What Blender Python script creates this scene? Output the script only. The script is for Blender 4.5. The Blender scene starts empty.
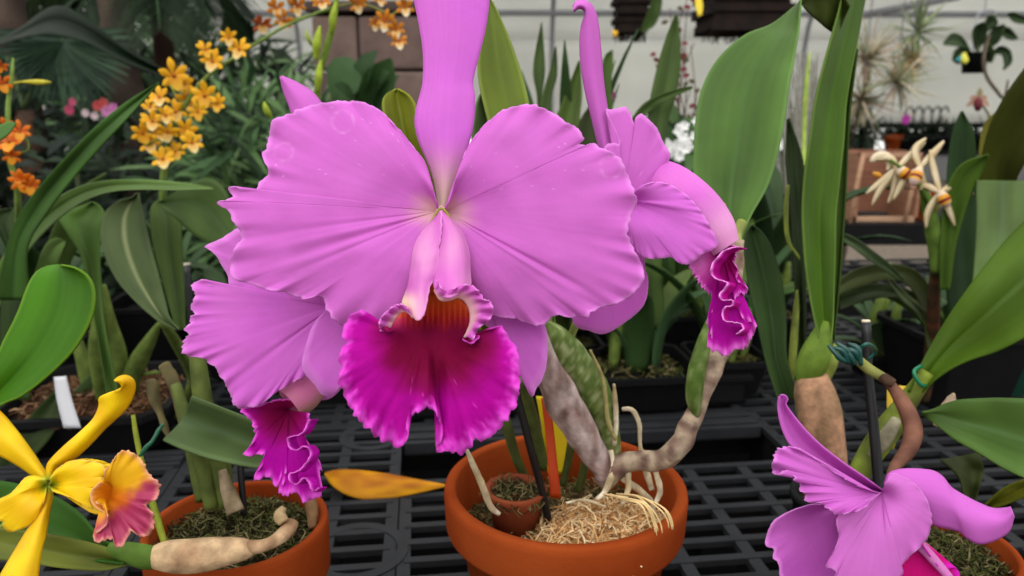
import bpy, math, random
from mathutils import Vector, Matrix, noise
random.seed(7)
SC = bpy.context.scene
COL = SC.collection
PI = math.pi
F = 760.0                      # focal length in pixels of the 1024x576 frame
PITCH = math.radians(13.5)
CAM = Vector((0, 0, 1.14))
FWD = Vector((0, math.cos(PITCH), -math.sin(PITCH)))
RGT = Vector((1, 0, 0))
UPV = Vector((0, math.sin(PITCH), math.cos(PITCH)))
BENCH = 0.75

DS = [1.0]                     # depth scale of the group of plants being placed

def W(px, py, d):
    d = d * DS[0]
    return CAM + FWD * d + RGT * ((px - 512) / F * d) + UPV * ((288 - py) / F * d)

def on_plane(px, py, z=BENCH):
    d = W(px, py, 1) - CAM
    return CAM + d * ((z - CAM.z) / d.z)

def row_y(y_old, z=BENCH, h_old=.34):
    a = math.atan(h_old / y_old) + math.radians(5.5)
    return (CAM.z - z) / math.tan(a)

def lin(c):
    c = c / 255.0
    return c / 12.92 if c <= .04045 else ((c + .055) / 1.055) ** 2.4

def rgb(t):
    return (lin(t[0]), lin(t[1]), lin(t[2]), 1.0)

def mixc(a, b, t):
    t = max(0, min(1, t))
    return tuple(a[i] + (b[i] - a[i]) * t for i in range(3))

def sm(a, b, x):
    t = max(0, min(1, (x - a) / (b - a)))
    return t * t * (3 - 2 * t)

# ---------------------------------------------------------------- splines
def cr(p0, p1, p2, p3, t):
    r = []
    for a, b, c, d in zip(p0, p1, p2, p3):
        r.append(.5 * (2 * b + (c - a) * t + (2 * a - 5 * b + 4 * c - d) * t * t + (3 * b - a - 3 * c + d) * t ** 3))
    return tuple(r)

def resample(pts, n, tension=True):
    """n points evenly spaced by length along a Catmull-Rom curve through pts"""
    pts = [tuple(p) for p in pts]
    if len(pts) == 1:
        return [pts[0]] * n
    if len(pts) == 2:
        a, b = pts
        return [tuple(a[k] + (b[k] - a[k]) * i / (n - 1) for k in range(len(a))) for i in range(n)]
    P = [tuple(2 * a - b for a, b in zip(pts[0], pts[1]))] + pts + [tuple(2 * a - b for a, b in zip(pts[-1], pts[-2]))]
    dense = []
    K = 8
    for i in range(1, len(P) - 2):
        for k in range(K):
            dense.append(cr(P[i - 1], P[i], P[i + 1], P[i + 2], k / K))
    dense.append(pts[-1])
    L = [0]
    for a, b in zip(dense, dense[1:]):
        L.append(L[-1] + math.sqrt(sum((x - y) ** 2 for x, y in zip(a[:3], b[:3]))) + 1e-9)
    out = []
    j = 0
    for i in range(n):
        s = L[-1] * i / (n - 1)
        while j < len(L) - 2 and L[j + 1] < s:
            j += 1
        t = (s - L[j]) / (L[j + 1] - L[j])
        t = max(0, min(1, t))
        out.append(tuple(a + (b - a) * t for a, b in zip(dense[j], dense[j + 1])))
    return out

def C(pts, d0, d1=None):
    """pixel points -> (px, py, depth) with the depth running d0..d1 along the curve"""
    if d1 is None:
        d1 = d0
    n = len(pts)
    return [(p[0], p[1], p[2] if len(p) > 2 else d0 + (d1 - d0) * (i / max(1, n - 1))) for i, p in enumerate(pts)]

# ---------------------------------------------------------------- mesh builder
class MB:
    def __init__(s):
        s.v = []; s.f = []; s.c = []; s.uv = []

    def vert(s, p, c=(128, 128, 128), uv=(0, 0)):
        s.v.append(Vector(p)); s.c.append(c); s.uv.append(uv)
        return len(s.v) - 1

    def grid(s, P, cols=None, uvs=None):
        n = len(P); m = len(P[0])
        base = len(s.v)
        for i in range(n):
            for j in range(m):
                s.vert(P[i][j], cols[i][j] if cols else (128, 128, 128), uvs[i][j] if uvs else (i / (n - 1), j / (m - 1)))
        for i in range(n - 1):
            for j in range(m - 1):
                a = base + i * m + j
                s.f.append((a, a + 1, a + m + 1, a + m))

    def loft(s, curves, n=40, m=16, disp=None, col=None, lengthwise=False):
        """surface through pixel-space curves; disp(u,v,x,y)->(dx,dy,dd); col(u,v,x,y)->rgb255"""
        R = [resample(c, n) for c in curves]
        P = []; CC = []; UV = []
        for i in range(n):
            cross = [r[i] for r in R]
            if len(cross) == 2:
                row = [tuple(a + (b - a) * j / (m - 1) for a, b in zip(*cross)) for j in range(m)]
            else:
                K = len(cross)
                X = [tuple(2 * a - b for a, b in zip(cross[0], cross[1]))] + cross + [tuple(2 * a - b for a, b in zip(cross[-1], cross[-2]))]
                row = []
                for j in range(m):
                    t = j / (m - 1) * (K - 1)
                    k = min(int(t), K - 2)
                    row.append(cr(X[k], X[k + 1], X[k + 2], X[k + 3], t - k))
            pr = []; cc = []; uu = []
            for j, (x, y, d) in enumerate(row):
                u = i / (n - 1); v = j / (m - 1)
                cc.append(col(u, v, x, y) if col else (128, 128, 128))
                uu.append((v * .35, u) if lengthwise else (u, v))
                if disp:
                    dx, dy, dd = disp(u, v, x, y)
                    x += dx; y += dy; d += dd
                pr.append(W(x, y, d))
            P.append(pr); CC.append(cc); UV.append(uu)
        s.grid(P, CC, UV)

    def tube(s, pts, sides=10, n=None, col=(128, 128, 128), cap=True, wob=0.0, freq=40):
        """pts world (x,y,z,r)"""
        if n is None:
            n = max(8, len(pts) * 5)
        R = resample(pts, n) if len(pts) > 2 or n > 2 else pts
        n = len(R)
        prev = None
        base = len(s.v)
        for i in range(n):
            p = Vector(R[i][:3])
            a = Vector(R[max(0, i - 1)][:3]); b = Vector(R[min(n - 1, i + 1)][:3])
            t = (b - a)
            t = t.normalized() if t.length > 1e-9 else Vector((0, 0, 1))
            if prev is None:
                k = Vector((1, 0, 0)) if abs(t.x) < .9 else Vector((0, 1, 0))
                e = t.cross(k).normalized()
            else:
                e = (prev - t * prev.dot(t)).normalized()
            prev = e
            g = t.cross(e)
            for k in range(sides):
                an = 2 * PI * k / sides
                r = R[i][3]
                q = p + (e * math.cos(an) + g * math.sin(an)) * r
                if wob:
                    q += (e * math.cos(an) + g * math.sin(an)) * (noise.noise(q * freq) * wob * r)
                c = col(i / (n - 1), k / sides, q) if callable(col) else col
                s.vert(q, c, (k / sides, i / (n - 1)))
        for i in range(n - 1):
            for k in range(sides):
                a = base + i * sides + k; b = base + i * sides + (k + 1) % sides
                s.f.append((a, b, b + sides, a + sides))
        if cap:
            s.f.append(tuple(base + k for k in range(sides))[::-1])
            s.f.append(tuple(base + (n - 1) * sides + k for k in range(sides)))

    def ptube(s, pts, **k):
        """pts pixel (px,py,d,r_px)"""
        s.tube([tuple(W(x, y, d)) + (r * d * DS[0] / F,) for x, y, d, r in pts], **k)

    def lathe(s, prof, c=(0, 0, 0), seg=48, col=(128, 128, 128), closed=False):
        base = len(s.v); n = len(prof)
        for i, (r, z) in enumerate(prof):
            for k in range(seg):
                a = 2 * PI * k / seg
                s.vert((c[0] + r * math.cos(a), c[1] + r * math.sin(a), c[2] + z), col, (k / seg, i / n))
        for i in range(n - 1):
            for k in range(seg):
                a = base + i * seg + k; b = base + i * seg + (k + 1) % seg
                s.f.append((a, b, b + seg, a + seg))
        if prof[0][0] > 1e-5: s.f.append(tuple(base + k for k in range(seg))[::-1])
        if prof[-1][0] > 1e-5: s.f.append(tuple(base + (n - 1) * seg + k for k in range(seg)))

    def box(s, a, b, col=(128, 128, 128), M=None):
        x0, y0, z0 = a; x1, y1, z1 = b
        base = len(s.v)
        for z in (z0, z1):
            for x, y in ((x0, y0), (x1, y0), (x1, y1), (x0, y1)):
                p = Vector((x, y, z))
                s.vert(M @ p if M else p, col)
        for q in ((0, 3, 2, 1), (4, 5, 6, 7), (0, 1, 5, 4), (1, 2, 6, 5), (2, 3, 7, 6), (3, 0, 4, 7)):
            s.f.append(tuple(base + i for i in q))

    def blade(s, c, d, nrm, L, w, curl=0.0, cup=.15, col=(128, 128, 128), n=7, m=3, shape=.5, col2=None):
        """world-space petal or leaf from c along d; nrm is its face; curl bends it towards -nrm"""
        d = Vector(d).normalized(); nrm = Vector(nrm)
        nrm = (nrm - d * nrm.dot(d))
        nrm = nrm.normalized() if nrm.length > 1e-6 else d.orthogonal().normalized()
        sd = d.cross(nrm)
        P = []; CC = []
        p = Vector(c); ang = 0
        for i in range(n):
            u = i / (n - 1)
            ww = w * (math.sin(PI * min(1, max(0.02, u ** (math.log(.5) / math.log(shape)) if 0 < u < 1 else (0.06 if u == 0 else 0.02)))) ** .8)
            dd = d * math.cos(ang) - nrm * math.sin(ang)
            nn = nrm * math.cos(ang) + d * math.sin(ang)
            row = []; cc = []
            for j in range(m):
                q = (j / (m - 1) * 2 - 1)
                row.append(p + sd * (q * ww * .5) + nn * (abs(q) * ww * cup))
                cc.append(mixc(col, col2, u) if col2 else col)
            P.append(row); CC.append(cc)
            p = p + dd * (L / (n - 1))
            ang += curl / (n - 1)
        s.grid(P, CC)

    def build(s, name, mat, parent=None, thick=0.0, smooth=True, sub=0, bevel=0.0):
        me = bpy.data.meshes.new(name)
        off = root_of(parent) if parent else Vector((0, 0, 0))
        me.from_pydata([tuple(p - off) for p in s.v], [], s.f)
        ca = me.color_attributes.new('Col', 'FLOAT_COLOR', 'POINT')
        flat = []
        for c in s.c:
            flat.extend(rgb(c))
        ca.data.foreach_set('color', flat)
        ul = me.uv_layers.new(name='UVMap')
        fl = []
        for lp in me.loops:
            fl.extend(s.uv[lp.vertex_index])
        ul.data.foreach_set('uv', fl)
        me.materials.append(mat)
        if smooth:
            for p in me.polygons: p.use_smooth = True
        me.update()
        o = bpy.data.objects.new(name, me)
        COL.objects.link(o)
        if parent: o.parent = parent
        if bevel:
            b = o.modifiers.new('Bevel', 'BEVEL'); b.width = bevel; b.segments = 2; b.limit_method = 'ANGLE'
        if thick:
            q = o.modifiers.new('Thickness', 'SOLIDIFY'); q.thickness = thick; q.offset = 0
        if sub:
            q = o.modifiers.new('Subdivision', 'SUBSURF'); q.levels = sub; q.render_levels = sub
        return o

def root_of(o):
    v = Vector((0, 0, 0))
    while o:
        v += o.location
        o = o.parent
    return v

def tag(o, label, cat, group=None, kind=None):
    if label: o['label'] = label
    if cat: o['category'] = cat
    if group: o['group'] = group
    if kind: o['kind'] = kind
    return o

def thing(name, label, cat, loc, group=None):
    o = bpy.data.objects.new(name, None)
    o.empty_display_size = .02
    COL.objects.link(o); o.location = loc
    return tag(o, label, cat, group)

def copy_tree(o, parent=None, loc=None):
    c = o.copy(); COL.objects.link(c)
    if parent: c.parent = parent
    if loc is not None: c.location = loc
    for ch in list(o.children):
        copy_tree(ch, c)
    return c

# ---------------------------------------------------------------- materials
def newmat(name):
    m = bpy.data.materials.new(name); m.use_nodes = True
    nt = m.node_tree; nt.nodes.clear()
    out = nt.nodes.new('ShaderNodeOutputMaterial')
    return m, nt, out

def nd(nt, t, **kw):
    n = nt.nodes.new(t)
    for k, v in kw.items():
        if k in n.inputs: n.inputs[k].default_value = v
        else: setattr(n, k, v)
    return n

def mat_col(name, rough=.6, transl=0.0, spec=.3, noise_scale=60, noise_amt=.12, bump=.0, bump_scale=200, color=None,
            vein=0.0, vein_n=60, sheen=0, color2=None, coat=0, stretch=(1, 1, 1), detail=4.0):
    """colour from the mesh's own colour attribute (or a fixed colour), varied by procedural noise, with optional veins along U"""
    m, nt, out = newmat(name)
    L = nt.links.new
    if color is None:
        a = nd(nt, 'ShaderNodeAttribute'); a.attribute_name = 'Col'; base = a.outputs['Color']
    else:
        a = nd(nt, 'ShaderNodeRGB'); a.outputs[0].default_value = rgb(color); base = a.outputs[0]
    tc = nd(nt, 'ShaderNodeTexCoord')
    mp = nd(nt, 'ShaderNodeMapping'); mp.inputs['Scale'].default_value = stretch
    L(tc.outputs['Object'], mp.inputs['Vector'])
    nz = nd(nt, 'ShaderNodeTexNoise', Scale=noise_scale, Detail=detail)
    L(mp.outputs[0], nz.inputs['Vector'])
    if color2 is not None:
        b = nd(nt, 'ShaderNodeRGB'); b.outputs[0].default_value = rgb(color2)
        rp = nd(nt, 'ShaderNodeMapRange'); rp.inputs[1].default_value = .38; rp.inputs[2].default_value = .62
        L(nz.outputs['Fac'], rp.inputs[0])
        mx = nd(nt, 'ShaderNodeMix', data_type='RGBA')
        L(rp.outputs[0], mx.inputs['Factor']); L(base, mx.inputs[6]); L(b.outputs[0], mx.inputs[7])
        base = mx.outputs[2]
    mr = nd(nt, 'ShaderNodeMapRange')
    mr.inputs[1].default_value = .25; mr.inputs[2].default_value = .75
    mr.inputs[3].default_value = 1 - noise_amt; mr.inputs[4].default_value = 1 + noise_amt
    L(nz.outputs['Fac'], mr.inputs[0])
    sc = nd(nt, 'ShaderNodeVectorMath', operation='SCALE')
    L(base, sc.inputs[0]); L(mr.outputs[0], sc.inputs['Scale'])
    colr = sc.outputs[0]
    h = None
    if vein:
        sx = nd(nt, 'ShaderNodeSeparateXYZ'); L(tc.outputs['UV'], sx.inputs[0])
        mu = nd(nt, 'ShaderNodeMath', operation='MULTIPLY'); mu.inputs[1].default_value = vein_n
        L(sx.outputs['X'], mu.inputs[0])
        cb = nd(nt, 'ShaderNodeCombineXYZ'); L(mu.outputs[0], cb.inputs[0])
        m2 = nd(nt, 'ShaderNodeMath', operation='MULTIPLY'); m2.inputs[1].default_value = 1.2
        L(sx.outputs['Y'], m2.inputs[0]); L(m2.outputs[0], cb.inputs[1])
        vn = nd(nt, 'ShaderNodeTexNoise', Scale=1.0, Detail=3.0); L(cb.outputs[0], vn.inputs['Vector'])
        v2 = nd(nt, 'ShaderNodeMapRange'); v2.inputs[1].default_value = .3; v2.inputs[2].default_value = .7
        v2.inputs[3].default_value = 1 - vein; v2.inputs[4].default_value = 1 + vein
        L(vn.outputs['Fac'], v2.inputs[0])
        s2 = nd(nt, 'ShaderNodeVectorMath', operation='SCALE'); L(colr, s2.inputs[0]); L(v2.outputs[0], s2.inputs['Scale'])
        colr = s2.outputs[0]
        h = vn.outputs['Fac']
    p = nd(nt, 'ShaderNodeBsdfPrincipled', Roughness=rough)
    p.inputs['Specular IOR Level'].default_value = spec
    if coat: p.inputs['Coat Weight'].default_value = coat; p.inputs['Coat Roughness'].default_value = .35
    L(colr, p.inputs['Base Color'])
    if bump:
        bn = nd(nt, 'ShaderNodeTexNoise', Scale=bump_scale, Detail=4.0); L(mp.outputs[0], bn.inputs['Vector'])
        hh = bn.outputs['Fac']
        if h is not None:
            ad = nd(nt, 'ShaderNodeMath', operation='MULTIPLY_ADD'); L(h, ad.inputs[0]); ad.inputs[1].default_value = .3; L(hh, ad.inputs[2]); hh = ad.outputs[0]
        bp = nd(nt, 'ShaderNodeBump', Strength=bump, Distance=.001)
        L(hh, bp.inputs['Height']); L(bp.outputs[0], p.inputs['Normal'])
    if transl:
        tr = nd(nt, 'ShaderNodeBsdfTranslucent'); L(colr, tr.inputs['Color'])
        mx = nd(nt, 'ShaderNodeMixShader', Fac=transl)
        L(p.outputs[0], mx.inputs[1]); L(tr.outputs[0], mx.inputs[2]); L(mx.outputs[0], out.inputs[0])
    else:
        L(p.outputs[0], out.inputs[0])
    return m

PETAL = mat_col('orchid_petal', rough=.7, transl=.24, spec=.12, noise_scale=55, noise_amt=.05, bump=.2, bump_scale=260, vein=.035, vein_n=60)
LIPM = mat_col('orchid_lip', rough=.75, transl=.10, spec=.08, noise_scale=120, noise_amt=.10, bump=.3, bump_scale=300, vein=.07, vein_n=80)
YPET = mat_col('yellow_petal', rough=.45, transl=.25, spec=.3, noise_scale=70, noise_amt=.06, bump=.15, bump_scale=200, vein=.04, vein_n=40)
LEAF = mat_col('orchid_leaf', rough=.5, transl=.16, spec=.14, noise_scale=26, noise_amt=.14, bump=.2, bump_scale=120, vein=0)
LEAFS = mat_col('striate_leaf', rough=.5, transl=.12, spec=.4, noise_scale=30, noise_amt=.12, bump=.15, bump_scale=160)
DULL = mat_col('dull_plant', rough=.75, transl=.05, spec=.15, noise_scale=60, noise_amt=.3, bump=.4, bump_scale=200)
STEM = mat_col('plant_stem', rough=.6, spec=.12, noise_scale=90, noise_amt=.32, bump=.4, bump_scale=260)
BARK = mat_col('dry_sheath', rough=.8, spec=.1, noise_scale=140, noise_amt=.4, bump=.9, bump_scale=300)
TERRA = mat_col('terracotta', rough=.9, spec=.04, color=(132, 52, 17), color2=(144, 64, 26), noise_scale=14, noise_amt=.1, bump=.25, bump_scale=350)
TERRA_IN = mat_col('damp_terracotta', rough=.85, spec=.1, color=(140, 68, 38), color2=(120, 58, 36), noise_scale=30, noise_amt=.15, bump=.3, bump_scale=300)
BLKP = mat_col('black_plastic', rough=.6, spec=.12, color=(17, 17, 18), noise_scale=40, noise_amt=.2)
BENCHM = mat_col('bench_plastic', rough=.62, spec=.2, color=(38, 39, 42), color2=(29, 30, 32), noise_scale=35, noise_amt=.18, bump=.3, bump_scale=200)
MOSS = mat_col('moss', rough=.95, spec=.05, noise_scale=160, noise_amt=.45, bump=1.0, bump_scale=260)
FIBRE = mat_col('coir_fibre', rough=.85, spec=.1, noise_scale=90, noise_amt=.2)
BLACK = mat_col('black_stake', rough=.4, spec=.4, color=(16, 16, 18))
PLAIN = mat_col('painted', rough=.5, spec=.3, noise_scale=30, noise_amt=.05)
GLOSSY = mat_col('glossy_plastic', rough=.3, spec=.5, noise_scale=30, noise_amt=.04)
WOOD = mat_col('rough_wood', rough=.8, spec=.15, noise_scale=8, noise_amt=.25, stretch=(1, 1, 12), bump=.3)
STONE = mat_col('fibre_block', rough=.95, spec=.05, noise_scale=12, noise_amt=.25, bump=.6, bump_scale=60)
METAL = mat_col('grey_pipe', rough=.4, spec=.5, color=(150, 152, 158))
# ================================================================ camera, light, world
cam = bpy.data.cameras.new('camera'); co = bpy.data.objects.new('camera', cam); COL.objects.link(co)
co.location = CAM; co.rotation_euler = (PI / 2 - PITCH, 0, 0)
cam.sensor_width = 36; cam.lens = F / 1024 * 36; cam.clip_start = .02; cam.clip_end = 100
cam.dof.use_dof = True; cam.dof.focus_distance = .36; cam.dof.aperture_fstop = 11.5
SC.camera = co
w = bpy.data.worlds.new('overcast_sky'); SC.world = w; w.use_nodes = True
nt = w.node_tree; nt.nodes.clear()
wo = nd(nt, 'ShaderNodeOutputWorld'); bg = nd(nt, 'ShaderNodeBackground', Strength=1.0)
tc = nd(nt, 'ShaderNodeTexCoord'); sx = nd(nt, 'ShaderNodeSeparateXYZ'); rp = nd(nt, 'ShaderNodeValToRGB')
mp = nd(nt, 'ShaderNodeMapRange'); mp.inputs[1].default_value = -1; mp.inputs[2].default_value = 1
nt.links.new(tc.outputs['Generated'], sx.inputs[0]); nt.links.new(sx.outputs['Z'], mp.inputs[0])
nt.links.new(mp.outputs[0], rp.inputs[0]); nt.links.new(rp.outputs[0], bg.inputs[0]); nt.links.new(bg.outputs[0], wo.inputs[0])
e = rp.color_ramp.elements
e[0].position = .40; e[0].color = (.06, .06, .055, 1)
e[1].position = 1.0; e[1].color = (1.6, 1.6, 1.6, 1)
q = e.new(.5); q.color = (.9, .9, .9, 1)
q = e.new(.48); q.color = (.3, .3, .29, 1)
q = e.new(.62); q.color = (1.15, 1.15, 1.15, 1)
sun = bpy.data.lights.new('soft_sun', 'SUN'); sun.energy = 1.1; sun.angle = math.radians(50); sun.color = (1, .985, .96)
so = bpy.data.objects.new('soft_sun', sun); COL.objects.link(so); so.rotation_euler = (math.radians(38), math.radians(-14), 0)
SC.view_settings.view_transform = 'Standard'; SC.view_settings.look = 'None'
SC.view_settings.exposure = 0.22; SC.view_settings.gamma = 1.0; SC.view_settings.use_curve_mapping = False

def struct(o): o['kind'] = 'structure'; return o

# ================================================================ greenhouse shell
GRAVEL = mat_col('gravel', rough=.95, spec=.1, color=(140, 128, 114), color2=(98, 88, 80), noise_scale=26, noise_amt=.35, bump=.8, bump_scale=60)
b = MB(); b.box((-14, -3, -.1), (14, 14, 0)); struct(b.build('floor', GRAVEL, smooth=False))
PALE = mat_col('bright_gap_ground', rough=.95, spec=.05, color=(226, 226, 222), color2=(214, 214, 208), noise_scale=3, noise_amt=.06)
b = MB(); b.box((-40, 14, -.1), (40, 70, 0)); struct(b.build('floor', PALE, smooth=False))  # pale ground added outside so the vent gap looks bright
FILM = mat_col('greenhouse_film', rough=.5, transl=.62, spec=.2, color=(224, 224, 219), noise_scale=.9, noise_amt=.09, bump=.1, bump_scale=6)
# translucent film: straight far wall that arches over towards the camera
def hoop(i):
    t = i / 24
    return 12 - 6.0 * max(0, t - .25) ** 1.5 * 1.6, .85 + 5.0 * t if t < .3 else .85 + 5.0 * .3 + 2.9 * math.sin((t - .3) * 1.6)
b = MB()
P = []
for i in range(7):
    y, z = hoop(i); P.append([(-14 + 28 * j / 20, y, z) for j in range(21)])
b.grid(P); struct(b.build('wall_back', FILM, thick=.01))
b = MB(); P = []
for i in range(6, 25):
    y, z = hoop(i); P.append([(-14 + 28 * j / 20, y, z) for j in range(21)])
b.grid(P); struct(b.build('ceiling', FILM, thick=.01))
b = MB(); b.box((-14, 12.0, 0), (14, 12.1, .40)); b.box((-14, 11.96, .40), (14, 12.14, .44)); b.box((-14, 11.96, .80), (14, 12.1, .85))
struct(b.build('trim_1', PLAIN, smooth=False))
b = MB()
for k in range(2):
    y, z = hoop(8 + 6 * k); b.tube([(-14, y - .06, z - .1, .045), (0, y - .06, z - .05, .045), (14, y - .06, z - .1, .045)], sides=8, n=3)
b.tube([tuple(W(850, 18, 10.5)) + (.05,), tuple(W(960, -4, 9.6)) + (.05,)], sides=8, n=2)
struct(b.build('trim_2', METAL))
for k, x in enumerate((-7, -3.2, .6, 4.4, 8.2)):
    b = MB(); b.tube([(x, hoop(i)[0] - .05, hoop(i)[1], .035) for i in range(0, 25, 2)], sides=8, n=24)
    b.tube([(x, 11.95, 0, .035), (x, 11.95, .9, .035)], sides=8, n=2)
    struct(b.build('trim_%d' % (3 + k), METAL))

# ================================================================ benches (turned a little, as the photo shows)
YAW = math.radians(6.7)
BM = Matrix.Rotation(YAW, 4, 'Z')
def bench_world(x, y, z): return BM @ Vector((x, y, z))
def bench_panel(name, label, x0, x1, y0, y1, top, rings=(), lip=None, sx=.058, sy=.0278, cat='bench top', group=None):
    t = thing(name, label, cat, (0, (y0 + y1) / 2, top), group)
    b = MB()
    nx = round((x1 - x0) / sx); ny = max(1, round((y1 - y0) / sy))
    for i in range(nx + 1):
        x = x0 + (x1 - x0) * i / nx
        b.box((x - .0058, y0, top - .008), (x + .0058, y1, top - .0008), M=BM)
    for j in range(ny + 1):
        y = y0 + (y1 - y0) * j / ny
        b.box((x0, y - .0042, top - .006), (x1, y + .0042, top), M=BM)
    for cx, cy, r in rings:
        n = 40; base = len(b.v)
        for k in range(n):
            a = 2 * PI * k / n
            for rr, zz in ((r - .005, top + .0004), (r + .005, top + .0004), (r + .005, top - .006), (r - .005, top - .006)):
                b.vert(bench_world(cx + rr * math.cos(a), cy + rr * math.sin(a), zz))
        for k in range(n):
            for q in range(4):
                b.f.append((base + 4 * k + q, base + 4 * k + (q + 1) % 4, base + 4 * ((k + 1) % n) + (q + 1) % 4, base + 4 * ((k + 1) % n) + q))
    b.build('grid', BENCHM, t, smooth=False)
    if lip:
        b = MB()
        for k in range(3):
            b.box((x0, y1 + .004 + k * .012, top - .03), (x1, y1 + .012 + k * .012, top + .006 - .002 * k), M=BM)
        b.box((x0, y1 + .002, top - .05), (x1, y1 + .04, top - .01), M=BM)
        b.build('rim', BENCHM, t, smooth=False, bevel=.001)
    # supporting frame rails and legs
    for yy in (y0 + .03, y1 - .03):
        b = MB(); b.box((x0, yy - .02, top - .07), (x1, yy + .02, top - .0085), M=BM)
        b.build('rail', BLKP, t, smooth=False)
    for xx in (x0 + .1, x1 - .1):
        for yy in (y0 + .03, y1 - .03):
            b = MB(); b.box((xx - .02, yy - .02, 0), (xx + .02, yy + .02, top - .07), M=BM)
            b.build('leg', BLKP, t, smooth=False)
    return t
inv = BM.inverted()
def bl(px, py): return inv @ on_plane(px, py)
q1 = bl(357, 550); q2 = bl(372, 436)
XA, XB, XC = bl(178, 470).x, bl(402, 450).x, bl(776, 440).x
bench_panel('bench_grid_top', 'front slotted bench top at the left edge, below the yellow flower', -1.28, XA - .0065, .26, bl(90, 472).y, BENCH)
bench_panel('bench_grid_top', 'front slotted bench top with ring motifs, between the left and middle pots', XA + .0065, XB - .0065, .26, bl(380, 414).y, BENCH, rings=((q1.x, q1.y, .041), (q2.x, q2.y, .034)), sx=.0575)
bench_panel('bench_grid_top', 'front slotted bench top under and right of the middle pot', XB + .0065, XC - .0065, .26, bl(700, 466).y, BENCH)
bench_panel('bench_grid_top', 'front slotted bench top at right, under the bare tan bulb', XC + .0065, 1.30, .26, bl(840, 406).y, BENCH)
def ridged_bar(label, x0, x1, y0, y1):
    b = MB(); n = 5; w_ = (y1 - y0) / n
    for k in range(n):
        b.box((x0, y0 + k * w_, BENCH - .012), (x1, y0 + (k + .7) * w_, BENCH + .003 + .0015 * (k % 2)), M=BM)
    b.box((x0, y0 + .001, BENCH - .014), (x1, y1 - .004, BENCH - .002), M=BM)
    tag(b.build('ridged_crossbar', BENCHM, smooth=False, bevel=.0012), label, 'bench crossbar')
ridged_bar('ridged dark crossbar of the bench, behind the middle pot', XB + .002, XC - .002, bl(700, 431).y, bl(700, 413).y)
ridged_bar('ridged dark crossbar of the bench at far left, under the black pot', -1.28, XA - .001, bl(90, 470).y, bl(90, 455).y)
Y2 = bl(700, 413).y + .012
bench_panel('bench_grid_top', 'second black slotted bench top, carrying the row of black pots', -1.4, 1.4, bl(840, 404).y, row_y(1.72), BENCH)
t = thing('seedling_tray', 'shallow black tray on the second bench top, behind the middle pot', 'tray', bench_world((XB + XC) / 2, Y2 + .12, BENCH))
x0, x1, y0, y1 = XB - .02, XC + .01, Y2 + .01, Y2 + .23
b = MB(); b.box((x0, y0, BENCH + .001), (x1, y1, BENCH + .005), M=BM)
for q in ((x0, y0, x1, y0 + .006), (x0, y1 - .006, x1, y1), (x0, y0, x0 + .006, y1), (x1 - .006, y0, x1, y1)): b.box((q[0], q[1], BENCH + .001), (q[2], q[3], BENCH + .038), M=BM)
b.build('tray_shell', BLKP, t, smooth=False)
b = MB(); b.box((x0 - .006, y0 - .006, BENCH + .035), (x1 + .006, y0 + .007, BENCH + .041), M=BM); b.build('tray_rim', BLKP, t, smooth=False)
# black sheet added below the benches, standing in for shade under the slots
SLOT_SHADE = mat_col('slot_shade_sheet', rough=1, spec=0, color=(9, 9, 9))
b = MB(); b.box((-2.2, -.2, .001), (2.2, 3.6, .012))
tag(b.build('slot_shade_sheet', SLOT_SHADE, smooth=False), 'black sheet added under the two front benches to shade the slots', 'shade sheet')
bench_panel('bench_grid_top', 'dark slotted bench top across the aisle with a green tray and small pots', -.2, 2.2, 1.62, 2.05, BENCH - .05, sx=.08, sy=.06)

# the far bench with the crate (solid dark shelf)
t = thing('display_bench', 'dark display bench far back at right, carrying the brown crate', 'bench', (1.4, 2.8, 0))
b = MB(); b.box((.9, 2.56, .71), (2.4, 3.0, .75)); b.build('bench_top', BLKP, t, smooth=False, bevel=.01)
b = MB(); b.box((.9, 2.54, .68), (2.4, 2.56, .75)); b.build('front_board', BLKP, t, smooth=False)
for x in (.95, 2.35):
    for y in (2.6, 2.96):
        b = MB(); b.box((x - .02, y - .02, 0), (x + .02, y + .02, .71)); b.build('leg', BLKP, t, smooth=False)
# ================================================================ flowers
PK = (206, 104, 198)      # cattleya pink
PK2 = (212, 114, 204)
MARKS = ((343, 122, 11), (611, 167, 11), (284, 152, 9))   # dried water rings on the petals
def n3(x, y, z=0): return noise.noise(Vector((x, y, z)))

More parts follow.
